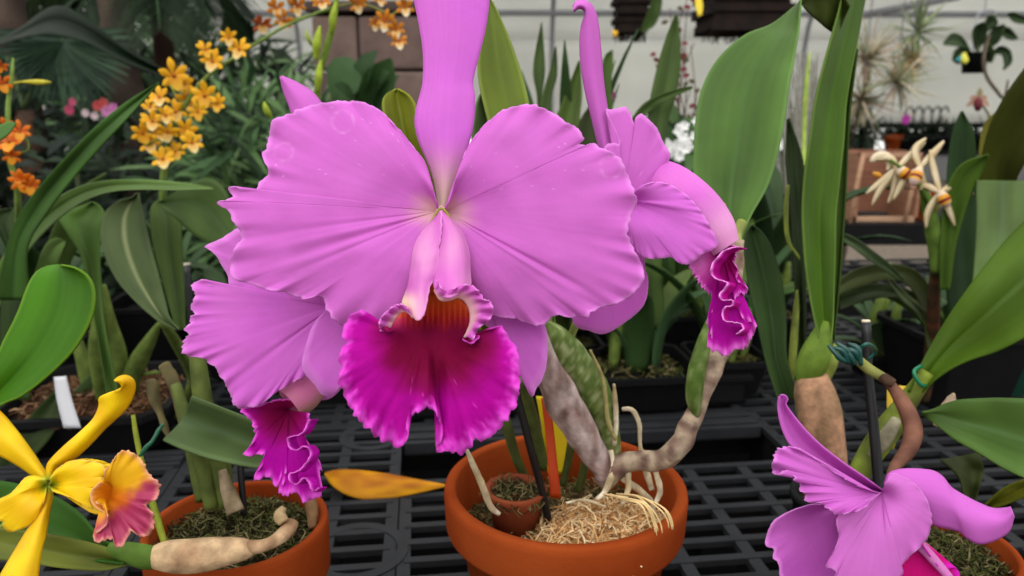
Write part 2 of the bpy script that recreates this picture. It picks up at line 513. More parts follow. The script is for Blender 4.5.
def petal(name, parent, base, outline, d0, d1, n=150, m=22, cup=.006, ruf=.003, waves=26, jag=1.0, mat=PETAL, col=None,
          creases=(), seed=0, mid=None, thick=.0005, pw=11, tint=PK, pale=(236, 160, 232), basecol=None, rim=.965):
    base = C(base if isinstance(base, list) else [base], *(d0 if isinstance(d0, tuple) else (d0,)))
    out = C(outline, *(d1 if isinstance(d1, tuple) else (d1,)))
    bx, by = base[len(base) // 2][:2]
    curves = [base] + ([mid] if mid else []) + [out]
    RO = resample(out, 181)
    rad = [math.hypot(p[0] - bx, p[1] - by) for p in RO]
    def smr(i):
        s_ = w_ = 0
        for k in range(-24, 25):
            g_ = math.exp(-(k / 11) ** 2); j_ = min(180, max(0, i + k)); s_ += rad[j_] * g_; w_ += g_
        return s_ / w_
    srad = [smr(i) for i in range(181)]
    db, do = base[0][2], sum(p[2] for p in out) / len(out)
    def disp(u, v, x, y):
        q_ = u * 180; k_ = min(179, int(q_)); sr = srad[k_] + (srad[k_ + 1] - srad[k_]) * (q_ - k_)
        vs = math.hypot(x - bx, y - by) / (sr + 1e-6)
        dd = -cup * math.sin(PI * min(1.15, vs) ** .8) * (.82 + .18 * math.sin(PI * u)) + (do - db) * (min(1.2, vs) - v) + ruf * (v ** pw) * (math.sin(u * waves * 2 * PI + 5 * n3(u * 9, seed)) * .28 + n3(u * waves * 1.9, seed + 5) * 1.2) + .0009 * n3(x * .035 + seed, y * .035, seed) * v ** 2 + .0003 * n3(u * 10, seed + 3) * v ** 3
        for uc, wd, dp in creases:
            dd += dp * math.exp(-((u - uc) / wd) ** 2) * math.sin(PI * min(1, v * 1.02)) ** .7
        dd += .0012 * n3(x * .03, y * .03, seed) * math.sin(PI * v)
        dx, dy = x - bx, y - by
        L = math.hypot(dx, dy) + 1e-6
        g = jag * (v ** 8) * (n3(u * waves * 6.5, seed + 9) * 1.9 + n3(u * waves * 2.2, seed + 19) * .8)
        return dx / L * g, dy / L * g, dd
    def cfun(u, v, x, y):
        if col: return col(u, v, x, y)
        c = mixc(tint, PK2, .5 + .5 * n3(x * .02, y * .02, seed))
        if basecol: c = mixc(basecol, c, sm(0.02, .22, v))
        for mx, my, mr in MARKS:
            q = abs(math.hypot(x - mx, y - my) - mr)
            if q < 2.2: c = mixc(c, (240, 190, 232), .4 * (1 - q / 2.2) * max(0, .5 + 1.4 * n3(x * .2, y * .2, 9)))
        if n3(x * .33, y * .33, 44) > .66 and y < 190: c = mixc(c, (242, 196, 236), .45)
        return mixc(c, pale, sm(rim, 1, v) * .6)
    b = MB(); b.loft(curves, n=n, m=m, disp=disp, col=cfun)
    return b.build(name, mat, parent, thick=thick)

def sepal(name, parent, left, right, dl, dr, n=60, m=13, fold=.004, mat=PETAL, tint=PK, tip=None, thick=.0007, seed=1, wob=.0, mid=None, colf=None):
    Lc = C(left, *dl); Rc = C(right, *dr)
    def disp(u, v, x, y):
        return 0, 0, -fold * math.sin(PI * v) + wob * n3(u * 4, v * 2, seed)
    def cfun(u, v, x, y):
        if colf: return colf(u, v, x, y)
        c = mixc(tint, PK2 if mat is PETAL else tint, .5 + .5 * n3(x * .02, y * .02, seed))
        if tip: c = mixc(c, tip, sm(0.25, 0, u))
        return c
    b = MB(); b.loft([Lc] + ([mid] if mid else []) + [Rc], n=n, m=m, disp=disp, col=cfun, lengthwise=True)
    return b.build(name, mat, parent, thick=thick)

# ---------------------------------------------------------------- pots
def clay_pot(parent, c, R, H, name='pot', mat=TERRA, rimh=.3):
    b = MB(); rb = R * .9; w_ = R * .075
    b.lathe([(R * .60, 0), (R * .62, .002), (rb * .985, H * (1 - rimh)), (R - .001, H * (1 - rimh) + .0015), (R, H * (1 - rimh) + .004), (R * 1.012, H - .005), (R * 1.004, H - .0012), (R * .985, H),
             (R * .985 - w_ + .001, H), (R * .985 - w_, H - .002), (R * .86, H * .75), (R * .6, H * .1), (0.0001, H * .08)], c, seg=96)
    return b.build(name, mat, parent)

def tuft_field(parent, c, R, z, n, L, r, cols, name='moss', mat=MOSS, flat=.5, hump=.01, kind='stuff', sides=3, ok=None):
    """loose fibres lying on and poking from a low mound"""
    b = MB()
    for i in range(n):
        a = random.uniform(0, 2 * PI); q = R * math.sqrt(random.random())
        x, y = c[0] + q * math.cos(a), c[1] + q * math.sin(a)
        if ok and not ok(x - c[0], y - c[1]): continue
        zz = z + hump * (1 - (q / R) ** 2) + random.uniform(-.001, .003)
        d = Vector((random.gauss(0, 1), random.gauss(0, 1), random.gauss(0, 1) * flat + .1)).normalized()
        l = L * random.uniform(.4, 1.3)
        e = Vector((random.gauss(0, 1), random.gauss(0, 1), random.gauss(0, .6))).normalized() * l * .35
        p0 = Vector((x, y, zz)) - d * l * .5; p1 = Vector((x, y, zz)) + e; p2 = Vector((x, y, zz)) + d * l * .5
        rr = r * random.uniform(.5, 1.3)
        b.tube([tuple(p0) + (rr * .6,), tuple(p1) + (rr,), tuple(p2) + (rr * .4,)], sides=sides, n=4, col=random.choice(cols), cap=False)
    o = b.build(name, mat, parent)
    if kind: o['kind'] = kind
    return o

def soil_disc(parent, c, R, z, col, hump=.01, name='potting_mix', mat=MOSS, amp=.004):
    b = MB(); P = []; CC = []
    for i in range(14):
        r = R * i / 13; row = []; cc = []
        for k in range(49):
            a = 2 * PI * k / 48; x = c[0] + r * math.cos(a); y = c[1] + r * math.sin(a)
            row.append((x, y, z + hump * (1 - (r / R) ** 2) + amp * noise.noise(Vector((x * 90, y * 90, z * 50)))))
            cc.append(mixc(col, tuple(q * .55 for q in col), .5 + noise.noise(Vector((x * 200, y * 200, 1)))))
        P.append(row); CC.append(cc)
    b.grid(P, CC); return b.build(name, mat, parent)

# ================================================================ the central orchid
PC = W(565, 482, .500); PZ = PC.z; PC.z = BENCH
RC = .0785
main = thing('potted_cattleya', 'large pink and magenta orchid in the middle, growing in a terracotta pot', 'orchid', PC)
clay_pot(main, PC, RC, PZ - BENCH, rimh=.2)
GREY = (118, 104, 78)
soil_disc(main, PC, RC * .87, PZ - .036, (96, 78, 52), hump=.006)
tuft_field(main, (PC.x + .025, PC.y - .035, 0), .052, PZ - .030, 2600, .020, .00062, [(226, 184, 126), (240, 208, 156), (204, 156, 98), (176, 126, 76), (248, 224, 180)], name='coir_fibre', mat=FIBRE, flat=.5, hump=.016,
           ok=lambda x, y: math.hypot(x + .025, y - .035) < RC * .86)
tuft_field(main, (PC.x, PC.y, 0), RC * .82, PZ - .032, 900, .012, .0006, [(110, 98, 60), (84, 84, 44), (140, 120, 80), (70, 58, 40)], name='moss', flat=.5, hump=.008)
# small clay pot sunk in the big one, with moss
sp = W(516, 488, .490)
b = MB(); r0 = .0185
b.lathe([(r0 * .7, -.035), (r0, -.004), (r0 * 1.1, 0), (r0 * .9, 0), (r0 * .8, -.02), (.0001, -.02)], tuple(sp), seg=40)
b.build('inner_pot', TERRA_IN, main)
tuft_field(main, (sp.x, sp.y, 0), .019, sp.z - .006, 260, .012, .0006, [(96, 92, 58), (70, 74, 40), (120, 108, 72), (60, 50, 36)], name='inner_moss', flat=.8, hump=.004)

# ---- flower A (front)
fa = MB(); fa.ptube([(441, 216, .346, 5), (442, 222, .37, 7), (450, 250, .42, 5), (480, 300, .47, 4)], col=(150, 170, 90), sides=12)
fa = fa.build('front_flower', STEM, main)
fa['label'] = 'the large flower in front, facing the viewer'
greenish = (196, 190, 120)
Lp = [(437, 208), (432, 186), (425, 163), (414, 148), (403, 134), (392, 122), (382, 112), (370, 105), (358, 101.5), (344, 101), (330, 102), (316, 104.5), (303, 108), (293, 112), (284, 116), (275, 119),
      (271, 124), (270, 130), (267.5, 140), (268, 148), (262, 153), (264, 161), (268, 169), (266, 178), (260, 181), (258, 188), (255, 193), (247, 194), (241, 191), (236, 187), (231, 187), (229, 191), (232, 196), (226, 200.5), (219, 201), (219, 205), (226, 209), (231, 214), (231, 219), (236, 225),
      (240, 231), (240, 240), (233, 252), (230, 264), (231, 276), (240, 281), (250, 284), (262, 288), (272, 291), (280, 291), (290, 294), (300, 298), (308, 299), (318, 296), (324, 299), (327, 310), (334, 320), (345, 326), (362, 330), (380, 326), (398, 312), (409, 290), (413, 262), (424, 236), (437, 214)]
petal('petal', fa, (439, 211), Lp, .343, (.338, .333), n=330, m=90, cup=.010, ruf=.0040, waves=22, jag=1.5, basecol=(232, 190, 190),
      creases=((.60, .012, .0010), (.575, .01, -.0005), (.545, .008, .0005), (.64, .010, .0005)), seed=2)
Rp = [(446, 208), (455, 185), (463, 158), (471, 142), (480, 130), (490, 120), (500, 112), (510, 107.5), (522, 105), (533, 105), (543, 108), (553, 113), (561, 117), (566, 123), (575, 126), (581, 132), (583, 139), (580, 144), (586, 146), (593, 143), (600, 148), (612, 152), (622, 161), (628, 176), (634, 191), (637, 203), (631, 216), (628, 231), (632, 246), (640, 260), (644, 274), (642, 284), (634, 293), (625, 300), (612, 305), (600, 308), (592, 312), (587, 317), (577, 316), (570, 318), (556, 315), (548, 321), (540, 326), (528, 323), (515, 319), (500, 317), (488, 312), (476, 298), (470, 280), (466, 250), (455, 230), (446, 214)]
petal('petal', fa, (444, 211), Rp, .343, (.333, .339), n=330, m=90, cup=.010, ruf=.0035, waves=22, jag=1.3, basecol=(232, 190, 190),
      creases=((.64, .010, .0011), (.66, .008, -.0005)), seed=4)
sepal('dorsal_sepal', fa, [(438, 209), (436, 190), (430, 168), (420, 145), (415, 126), (416, 110), (420, 95), (423, 80), (423, 52), (419, 25), (414, 0), (411, -28), (414, -60), (440, -98)],
      [(447, 209), (452, 190), (461, 165), (470, 140), (474, 120), (475, 97), (473, 82), (478, 60), (485, 32), (489, 5), (490, -22), (486, -60), (452, -98)], (.345, .362), (.345, .362), n=90, m=17, fold=.004, tip=(214, 190, 170),
      tint=(210, 104, 214))
petal('lateral_sepal', fa, (452, 232), [(470, 300), (500, 305), (530, 312), (543, 322), (547, 335), (547.5, 350), (546, 368), (541, 382), (536, 389), (533, 397), (529, 393), (520, 372), (500, 340), (470, 310)], .352, .350, n=70, m=16, cup=.003, ruf=.001, waves=6, jag=.3, seed=6, tint=(204, 98, 204))
petal('lateral_sepal', fa, (432, 232), [(400, 262), (350, 292), (318, 318), (306, 345), (302, 365), (307, 376), (315, 385), (321, 394), (330, 396), (337, 391), (346, 380), (372, 350), (420, 290)], .352, .352, n=70, m=16, cup=.003, ruf=.001, waves=6, jag=.3, seed=8, tint=(204, 98, 204))
# column between petals
b = MB(); b.ptube([(441, 208, .343, 3), (441, 214, .338, 6), (441, 240, .333, 8), (440, 275, .327, 7), (439, 290, .322, 5)], col=(222, 176, 190), sides=14)
b.build('column', STEM, fa)
b = MB(); b.ptube([(428, 226, .331, .6), (433, 219, .331, 1.3), (438, 211, .331, 1.5), (441, 208.5, .331, 1.6), (445, 211, .331, 1.5), (450, 219, .331, 1.3), (456, 227, .331, .6)], sides=8, n=24, col=(146, 136, 60)); b.build('petal_base', STEM, fa)
# lip
OR = (150, 50, 14); CR = (104, 0, 44); MG = (160, 0, 132); RIM = (214, 78, 198)
def lipcol(u, v, x, y):
    ax = abs(x - 441)
    top = mixc((178, 66, 18), (134, 18, 14), sm(300, 322, y))
    if x < 425: top = mixc(top, (228, 128, 90), sm(408, 392, x))
    strp = .5 + .5 * math.sin(x * 1.15)
    top = mixc(top, (214, 96, 52), .45 * strp ** 3 * sm(296, 306, y) * sm(350, 325, y))
    c = mixc(top, CR, sm(314, 334, y + 4 * n3(x * .1, 1)))
    dd = math.hypot((x - 436) / 1.25, (y - 345))
    c = mixc(c, MG, sm(26, 62, dd + 9 * n3(x * .05, y * .05, 3)) * (1 if y > 318 else sm(30, 60, abs(x - 437))))
    c = mixc(c, RIM, sm(.90, 1.0, v + .05 * n3(x * .2, y * .2, 7)))
    if n3(x * .28, y * .28, 20) > .62 and y > 380: c = mixc(c, (228, 90, 196), .5)
    return c
LipO = [(394, 330), (386, 332), (380, 325), (374, 319), (366, 312), (357, 311), (350, 317), (345, 325), (342, 335), (346, 343), (341, 350), (339, 360), (341, 370), (338, 380), (343, 391), (347, 402), (352, 410), (357, 418), (363, 425), (372, 432), (380, 440), (391, 443), (399, 448), (405, 443), (408, 435), (406, 426), (412, 416), (420, 411), (428, 408), (435, 411), (439, 420), (443, 432), (440, 443), (436, 450), (443, 453), (450, 451), (460, 454), (470, 448), (475, 440), (485, 440), (495, 433), (503, 425), (511, 413), (517, 403), (519, 390), (520, 378), (519, 365), (518, 352), (514, 344), (508, 338), (506, 331), (500, 326.5), (492, 328), (485, 330), (480, 334), (475, 342), (469, 343.5), (463, 338)]
lipbase = C([(390, 330), (396, 316), (406, 309), (418, 303), (430, 296), (441, 295), (455, 297), (466, 306), (472, 318), (470, 328), (464, 336)], .330)
lipmid = C([(392, 330), (396, 332), (400, 334), (410, 340), (422, 344), (432, 347), (441, 349), (450, 348), (457, 345), (461, 341), (463, 337)], .317)
lo = []
for i, p in enumerate(LipO):
    fwd = .300 + .012 * max(0, 1 - abs((p[1] - 318) / 60)) + .004 * sm(400, 450, p[1])
    lo.append((p[0], p[1], fwd))
b = MB()
def lipdisp(u, v, x, y):
    r = max(0, v - .5) * 2
    g = 1.9 * r ** 10 * (n3(u * 130, 3) * 1.9 + math.sin(u * 90 * PI) * .5)
    dx, dy = x - 438, y - 345; L = math.hypot(dx, dy) + 1e-6
    dd = .0038 * r ** 8 * (math.sin(u * 42 * PI + 4 * n3(u * 12, 8)) * .5 + n3(u * 50, 12)) + .002 * r ** 2 * n3(u * 9, r, 3) + .0022 * math.exp(-((x - 438) / 9) ** 2) * r * (1 - r * .4)
    dd -= .004 * math.sin(PI * r) * (1 if abs(x - 438) > 10 else abs(x - 438) / 10)
    return dx / L * g, dy / L * g, dd
b.loft([lipbase, lipmid, lo], n=300, m=44, disp=lipdisp, col=lipcol)
b.build('lip', LIPM, fa, thick=.0005)
# throat back wall behind the mouth
b = MB(); b.loft([C([(388, 330), (397, 288), (420, 272), (441, 268), (466, 286), (474, 322), (466, 340)], .3325), C([(400, 345), (420, 345), (441, 345), (455, 345), (462, 343), (464, 341)], .335)], n=40, m=12, col=lipcol)
b.build('throat', LIPM, fa, thick=.0005)
# tube: two flaps rolled over the column
def tubecol(u, v, x, y):
    c = mixc((212, 110, 196), (230, 164, 208), .4 + .6 * n3(x * .06, y * .03, 2))
    c = mixc(c, (246, 222, 190), sm(285, 304, y) * sm(428, 404, x))
    c = mixc(c, (240, 170, 226), sm(.93, 1, v))
    return c
b = MB()
b.loft([C([(440, 211), (432, 221), (421, 233), (414, 247), (411, 265), (408, 285), (402, 303), (407, 307), (412, 313)], .333, .318),
        C([(440, 211), (433, 226), (425, 240), (419, 255), (416, 275), (413, 292), (411, 304), (413, 314), (416, 320)], .330, .306),
        C([(441, 211), (437, 228), (432, 243), (428, 258), (425, 275), (422, 290), (421, 303), (421, 313), (420, 319.5)], .328, .303),
        C([(441, 211), (442, 225), (440, 243), (438.5, 262), (435, 278), (430, 288), (428, 296), (427, 305), (424, 315)], .327, .306)],
       n=70, m=24, lengthwise=True, col=tubecol, disp=lambda u, v, x, y: (1.0 * v ** 6 * n3(u * 16, 3) * 2, .0, .0008 * n3(u * 8, v * 4, 4)))
b.build('tube_flap', PETAL, fa, thick=.0006)
b = MB()
b.loft([C([(441, 211), (441, 225), (439, 243), (437, 262), (434, 278), (434, 287), (438, 296)], .330, .309),
        C([(441, 211), (446, 226), (449, 243), (450, 262), (450, 278), (449, 290), (448, 298)], .328, .303),
        C([(442, 211), (452, 224), (460, 241), (463, 260), (463, 278), (461, 288), (458, 295)], .330, .306),
        C([(442, 211), (453, 221), (463, 234), (469, 252), (470, 270), (471, 282), (470, 292)], .335, .318)],
       n=70, m=24, lengthwise=True, col=tubecol)
b.build('tube_flap', PETAL, fa, thick=.0006)
# ruffled side lobe curling round the mouth
def lobecol(u, v, x, y):
    return mixc(mixc((240, 192, 196), (214, 104, 200), sm(.1, .6, v)), (238, 150, 230), sm(.9, 1, v))
b = MB()
b.loft([C([(434, 290), (440, 300), (449, 300.5), (458, 298), (465, 302), (469.5, 311), (470, 322), (467, 331), (463, 339)], .307, .314),
        C([(436, 287), (441, 293), (450, 294), (460, 290), (470, 293), (479, 302), (481, 314), (476, 325), (468, 337)], .304, .308),
        C([(437, 280), (443, 289), (452, 289), (462, 285), (473, 286), (479, 292), (485, 300), (490, 301), (493, 309), (491, 318), (484, 324), (479, 328), (473, 341)], .305, .308)],
       n=110, m=16, col=lobecol, disp=lambda u, v, x, y: (1.2 * v ** 5 * n3(u * 40, 2), 1.2 * v ** 5 * n3(u * 40, 5), .0035 * v ** 2 * math.sin(u * 18 * PI)))
b.build('side_lobe', PETAL, fa, thick=.0006)
b = MB()
b.loft([C([(413, 318), (408, 313), (402, 312), (396, 318), (391, 326), (388, 333)], .309, .314), C([(408, 308), (400, 304), (392, 307), (384, 314), (379, 322), (380, 331)], .307, .308)],
       n=60, m=12, col=lobecol, disp=lambda u, v, x, y: (n3(u * 20, 2) * v, n3(u * 20, 5) * 1.5 * v, .003 * v * math.sin(u * 9 * PI)))
b.build('side_lobe', PETAL, fa, thick=.0006)

# ---- flower B (behind, left)
fb = MB(); fb.ptube([(325, 320, .415, 6), (350, 330, .43, 5), (420, 360, .47, 4), (490, 390, .50, 4)], col=(150, 160, 90), sides=12)
fb = fb.build('left_flower', STEM, main); fb['label'] = 'the flower half hidden behind the big left petal'
petal('petal', fb, (334, 306), [(330, 290), (300, 275), (262, 272), (243, 279), (233, 280), (229, 285), (218, 288), (210, 286), (205, 280), (200, 280), (193, 284), (192, 290), (196, 296), (192, 302), (191, 309), (195, 314), (190, 317), (190, 323), (184, 329), (189, 334), (184, 340), (182, 351), (190, 356.5), (203, 358), (212, 365), (220, 375), (226, 386), (231, 396), (234, 405), (241, 408), (250, 407), (258, 406), (267, 400), (275, 393), (285, 387), (295, 381), (305, 377), (325, 365), (345, 345), (345, 320)],
      .392, (.388, .380), n=230, m=28, cup=.006, ruf=.004, waves=24, jag=1.8, creases=((.62, .012, .0009),), seed=14, tint=(208, 100, 206))
petal('petal', fb, (320, 290), [(310, 250), (275, 225), (243, 226), (222, 238), (205, 246), (210, 250), (217, 257), (222, 266), (228, 276), (233, 290), (270, 305), (300, 300)], .398, .386, n=70, m=14, cup=.003, ruf=.001, waves=7, jag=.4, seed=15, tint=(214, 116, 214))
sepal('dorsal_sepal', fb, [(312, 250), (305, 190), (298, 140), (291, 112), (284, 93), (280, 77)], [(345, 250), (345, 190), (335, 130), (318, 98), (300, 84), (282, 76)], (.40, .405), (.40, .41), fold=.006, n=50, seed=16)
petal('lateral_sepal', fb, (326, 345), [(340, 360), (345, 378), (338, 392), (325, 400), (310, 395), (300, 370)], .402, .40, n=50, m=10, seed=17, jag=.3, ruf=.001)
b = MB()   # the lip's tube, pale pink turning green at its side
b.ptube([(322, 355, .405, 14), (314, 375, .402, 17), (303, 393, .396, 19), (290, 404, .392, 17)], sides=24, col=lambda u, k, q: mixc((206, 112, 160), (150, 140, 90), sm(.7, .95, u) * .15 + sm(.55, .7, k) * sm(.9, .75, k) * .6), cap=False)
b.build('lip_tube', PETAL, fb)
def blip(u, v, x, y):
    c = mixc((110, 0, 56), (162, 2, 142), sm(10, 42, math.hypot(x - 282, y - 412)))
    return mixc(c, (226, 96, 212), sm(.84, 1, v))
petal('lip', fb, (288, 410), [(300, 402), (294, 399), (285, 399), (276, 400), (268, 402), (262, 404), (255, 407), (247, 408), (241, 408), (241, 412), (247, 416), (252, 423), (255, 433), (252, 443), (247, 450), (244, 454), (250, 457), (257, 454), (262, 455), (264, 462), (259, 470), (254, 477), (259, 480), (265, 477), (271, 478), (274, 486), (278, 485), (281, 478), (286, 472), (286, 480), (281, 488), (279, 493), (287, 496), (294, 492), (300, 496), (304, 503), (312, 499), (320, 497), (322, 487), (320, 476), (321, 466), (317, 457), (310, 446), (305, 436), (309, 425), (309, 413)], .397, (.388, .384), n=240, m=26, cup=.004, ruf=.0035, waves=24, jag=2.2, mat=LIPM, col=blip, pw=14, seed=19)
b = MB()   # the folded ruffle that runs down the lip's right half
Rf = [(309, 420), (302, 433), (293, 436), (287, 439), (290, 448), (297, 450), (304, 446), (310, 452), (308, 460), (302, 467), (296, 472), (289, 474), (290, 482), (297, 484), (303, 478), (309, 483), (312, 492), (318, 488)]
b.loft([C([(p[0] + 9, p[1] - 1) for p in Rf], .384, .380), C(Rf, .375, .374)], n=150, m=9, col=lambda u, v, x, y: mixc((176, 10, 156), (228, 104, 214), sm(.6, 1, v)),
       disp=lambda u, v, x, y: (v * 1.2 * n3(u * 40, 3), v * 1.2 * n3(u * 40, 6), .0015 * math.sin(u * 60) * v))
b.build('lip_ruffle', LIPM, fb, thick=.0005)

# ---- flower C (behind, right)
fc = MB(); fc.ptube([(618, 200, .398, 6), (612, 230, .42, 5), (590, 290, .46, 4), (565, 350, .50, 4)], col=(150, 160, 90), sides=12)
fc = fc.build('right_flower', STEM, main); fc['label'] = 'the flower seen from its side, right of the front one'
sepal('dorsal_sepal', fc, [(606, 175), (598, 145), (592, 120), (584, 85), (580, 52), (581, 28), (585, 14), (582, 9), (577, 9), (574, 12)],
      [(618, 175), (612, 140), (608, 112), (604, 85), (601, 52), (598, 22), (593, 7), (586, 1), (577, 1), (573, 6)], (.385, .372), (.385, .376), fold=.006, n=80, seed=22)
petal('petal', fc, (622, 205), [(606, 190), (602, 170), (604, 148), (612, 143), (620, 143), (615, 128), (606, 110), (612, 109.5), (619, 108), (625, 107), (630, 112), (634, 124), (636, 117), (642, 114), (650, 121), (656, 127), (660, 135), (664, 144), (670, 153), (668, 165), (668, 180), (655, 200), (635, 215)], .382, (.372, .385), n=120, m=18, cup=.004, ruf=.002, waves=12, jag=.6, seed=23)
petal('petal', fc, (628, 200), [(640, 186), (655, 182), (668, 184), (680, 190), (692, 200), (703, 214), (712, 230), (718, 243), (712, 250), (703, 254), (694, 261), (687, 264.5), (679, 263), (672, 257.5), (664, 258), (655, 259), (645, 258), (637, 252), (630, 240), (624, 222)], .376, (.362, .366), n=140, m=20, cup=.007, ruf=.0025, waves=16, jag=.7, seed=24, tint=(222, 112, 222), creases=((.3, .03, -.001),))
b = MB()   # upper part of the lip tube
b.ptube([(636, 176, .405, 14), (662, 184, .390, 24), (690, 206, .38, 27), (712, 230, .377, 24), (725, 248, .376, 16)], sides=28, n=40, cap=False,
        col=lambda u, k, q: mixc(mixc(PK, (226, 124, 212), .5 + noise.noise(q * 60)), (240, 190, 216), sm(.55, .9, u) * .6))  # pale mouth end, with a highlight painted into the colour
b.build('lip_tube', PETAL, fc)
def clip(u, v, x, y):
    c = mixc((128, 0, 80), (166, 6, 144), sm(14, 50, y - 250))
    c = mixc(c, (214, 110, 190), sm(722, 700, x) * sm(300, 260, y))
    return mixc(c, (232, 120, 216), sm(.88, 1, v))
petal('lip', fc, (722, 250), [(712, 247), (700, 254), (689, 263), (695, 276), (705, 290), (714, 300), (712, 312), (707, 322), (710, 332), (712, 340), (707, 344), (711, 350), (719, 353), (727, 356), (733, 351), (739, 349), (747, 347), (750, 340), (754, 333), (756, 324), (747, 322), (742, 317), (738, 308), (735, 300), (739, 294), (745, 294), (748, 289), (742, 284), (737, 280), (738, 270), (734, 260), (739, 249), (732, 245)], .379, (.372, .366), n=240, m=24, cup=.004, ruf=.003, waves=24, jag=2.4, mat=LIPM, col=clip, pw=14, seed=27)
Rf = [(738, 247), (730, 248), (722, 252), (717, 258), (712, 264), (711, 273), (716, 279), (724, 281), (727, 284), (723, 290), (719, 295), (722, 300), (731, 300), (732, 305), (724, 308), (722, 315), (725, 321), (733, 322), (741, 324), (742, 330), (736, 334)]
b = MB()
b.loft([C([(p[0] + 9 - 3 * (p[1] > 300), p[1] + 2) for p in Rf], .368, .366), C(Rf, .358, .357)], n=170, m=10, col=lambda u, v, x, y: mixc((172, 4, 130), (236, 140, 224), sm(.65, 1, v)),
       disp=lambda u, v, x, y: (v * 1.0 * n3(u * 40, 3), v * 1.0 * n3(u * 40, 6), .0012 * math.sin(u * 70) * v))
b.build('lip_ruffle', LIPM, fc, thick=.0005)
petal('lateral_sepal', fc, (628, 240), [(644, 250), (645, 268), (648, 280), (647, 296), (641, 309), (628, 320), (612, 331), (600, 334), (590, 331), (577, 327), (573, 316), (590, 285), (612, 255)], .392, .388, n=80, m=16, cup=.004, ruf=.0012, waves=7, jag=.4, seed=28, tint=(210, 98, 206))

# ---- pseudobulbs, roots, stakes of the central plant
def bulbcol(a, b_, amt=.5, sc=120):
    return lambda u, k, q: mixc(a, b_, amt + .9 * noise.noise(Vector((q.x * sc, q.y * sc, q.z * sc * .35))))
b = MB(); b.ptube([(538, 330, .452, 7), (546, 360, .458, 12), (560, 395, .468, 17.5), (577, 425, .476, 17), (593, 452, .482, 14), (606, 477, .487, 9)], sides=20, n=50, col=bulbcol((176, 158, 152), (96, 70, 60), .28, 170), wob=.14, freq=70)
b.build('pseudobulb', BARK, main)
b = MB(); b.ptube([(541, 322, .476, 6), (556, 340, .48, 15), (577, 368, .485, 19), (596, 398, .49, 17), (609, 430, .493, 11), (612, 462, .495, 9)], sides=20, n=50, col=lambda u, k, q: mixc(mixc((84, 104, 44), (150, 158, 112), max(0, .2 + 1.5 * noise.noise(q * 300))), (150, 120, 96), sm(.8, 1, u) * .5), wob=.10, freq=70)
b.build('pseudobulb', STEM, main)
b = MB(); b.ptube([(590, 350, .47, 1.5), (603, 380, .474, 2), (608, 420, .476, 2.5), (616, 440, .478, 2)], sides=8, col=(150, 140, 90)); b.build('dry_sheath', BARK, main)
b = MB(); b.ptube([(601, 486, .487, 9), (612, 472, .487, 12), (626, 463, .484, 11), (640, 461, .480, 10), (656, 461, .476, 11), (670, 455, .472, 12), (681, 442, .470, 11), (690, 425, .470, 10), (697, 408, .470, 9), (704, 385, .472, 11), (713, 362, .474, 12), (722, 342, .476, 11), (728, 320, .478, 9), (735, 280, .48, 8), (737, 240, .48, 7)], sides=20, n=90, col=lambda u, k, q: mixc((170, 152, 128), (104, 80, 70), .4 + .9 * noise.noise(q * 150) + .35 * math.sin(u * 90 + 4 * noise.noise(q * 60)) * (u < .45)), wob=.22, freq=110)
b.build('rhizome', BARK, main)
b = MB()
b.ptube([(697, 416, .466, 3), (694, 400, .463, 8), (696, 375, .463, 9), (702, 350, .465, 8), (708, 330, .468, 6), (714, 312, .47, 3)], sides=14, n=30, col=bulbcol((74, 98, 36), (160, 166, 120), .05, 260))
b.build('green_sheath', STEM, main)
for pts, r in (([(500, 400), (508, 430), (517, 460), (527, 480)], 6), ([(520, 380), (530, 410), (538, 440), (544, 468)], 7), ([(572, 440), (568, 462), (563, 484)], 4.5), ([(588, 440), (584, 470), (578, 490)], 5)):
    b = MB(); b.ptube([(x, y, .505 + .01 * i, r * (1 - .1 * i)) for i, (x, y) in enumerate(pts)], sides=12, col=bulbcol((92, 108, 54), (66, 70, 36)))
    b.build('old_stem', STEM, main)
b = MB(); b.ptube([(505, 350, .455, 3.6), (518, 400, .463, 3.8), (531, 450, .472, 4), (543, 495, .482, 4), (549, 526, .488, 4.2)], sides=12); b.build('black_stake', BLACK, main)
roots = [[(466, 448, .445, 1.6), (472, 462, .45, 2.8), (482, 485, .46, 3.4), (491, 507, .468, 3.2), (499, 514, .472, 2.4)], [(614, 384, .48, 1.5), (615, 400, .482, 2.6), (616, 425, .485, 2.6), (614, 445, .488, 2.4)], [(622, 409, .485, 2), (632, 410, .485, 2.6), (639, 423, .488, 2.4), (640, 442, .492, 2), (642, 465, .495, 3)],
         [(622, 478, .488, 3), (634, 486, .488, 3.4), (650, 500, .49, 3), (655, 515, .49, 2)], [(641, 450, .495, 3), (646, 470, .492, 3.4), (652, 490, .488, 3)], [(628, 470, .482, 3), (628, 490, .478, 3), (622, 505, .475, 2)], [(610, 450, .485, 3), (612, 470, .482, 4), (606, 490, .478, 3), (596, 500, .475, 2)],
         [(655, 470, .48, 3), (660, 490, .48, 3), (655, 505, .48, 2)], [(566, 503, .472, 1.2), (585, 500, .472, 1.6), (606, 507, .470, 1.2)]]
for r_ in roots:
    b = MB(); b.ptube(r_, sides=9, col=bulbcol((226, 216, 190), (170, 150, 112)), wob=.2, freq=200); b.build('aerial_root', BARK, main)
b = MB()
for i in range(9):
    x0 = 612 + random.uniform(-10, 10)
    b.ptube([(x0, 494, .47, .8), (x0 + 20, 498 + random.uniform(-3, 3), .450, 1.0), (x0 + 36 + i, 508 + random.uniform(-4, 3), .436, 1.0), (x0 + 44 + i, 522 + random.uniform(-5, 4), .436, .9), (x0 + 46 + i, 532 + random.uniform(-5, 4), .437, .6)], sides=4, col=(226, 196, 140))
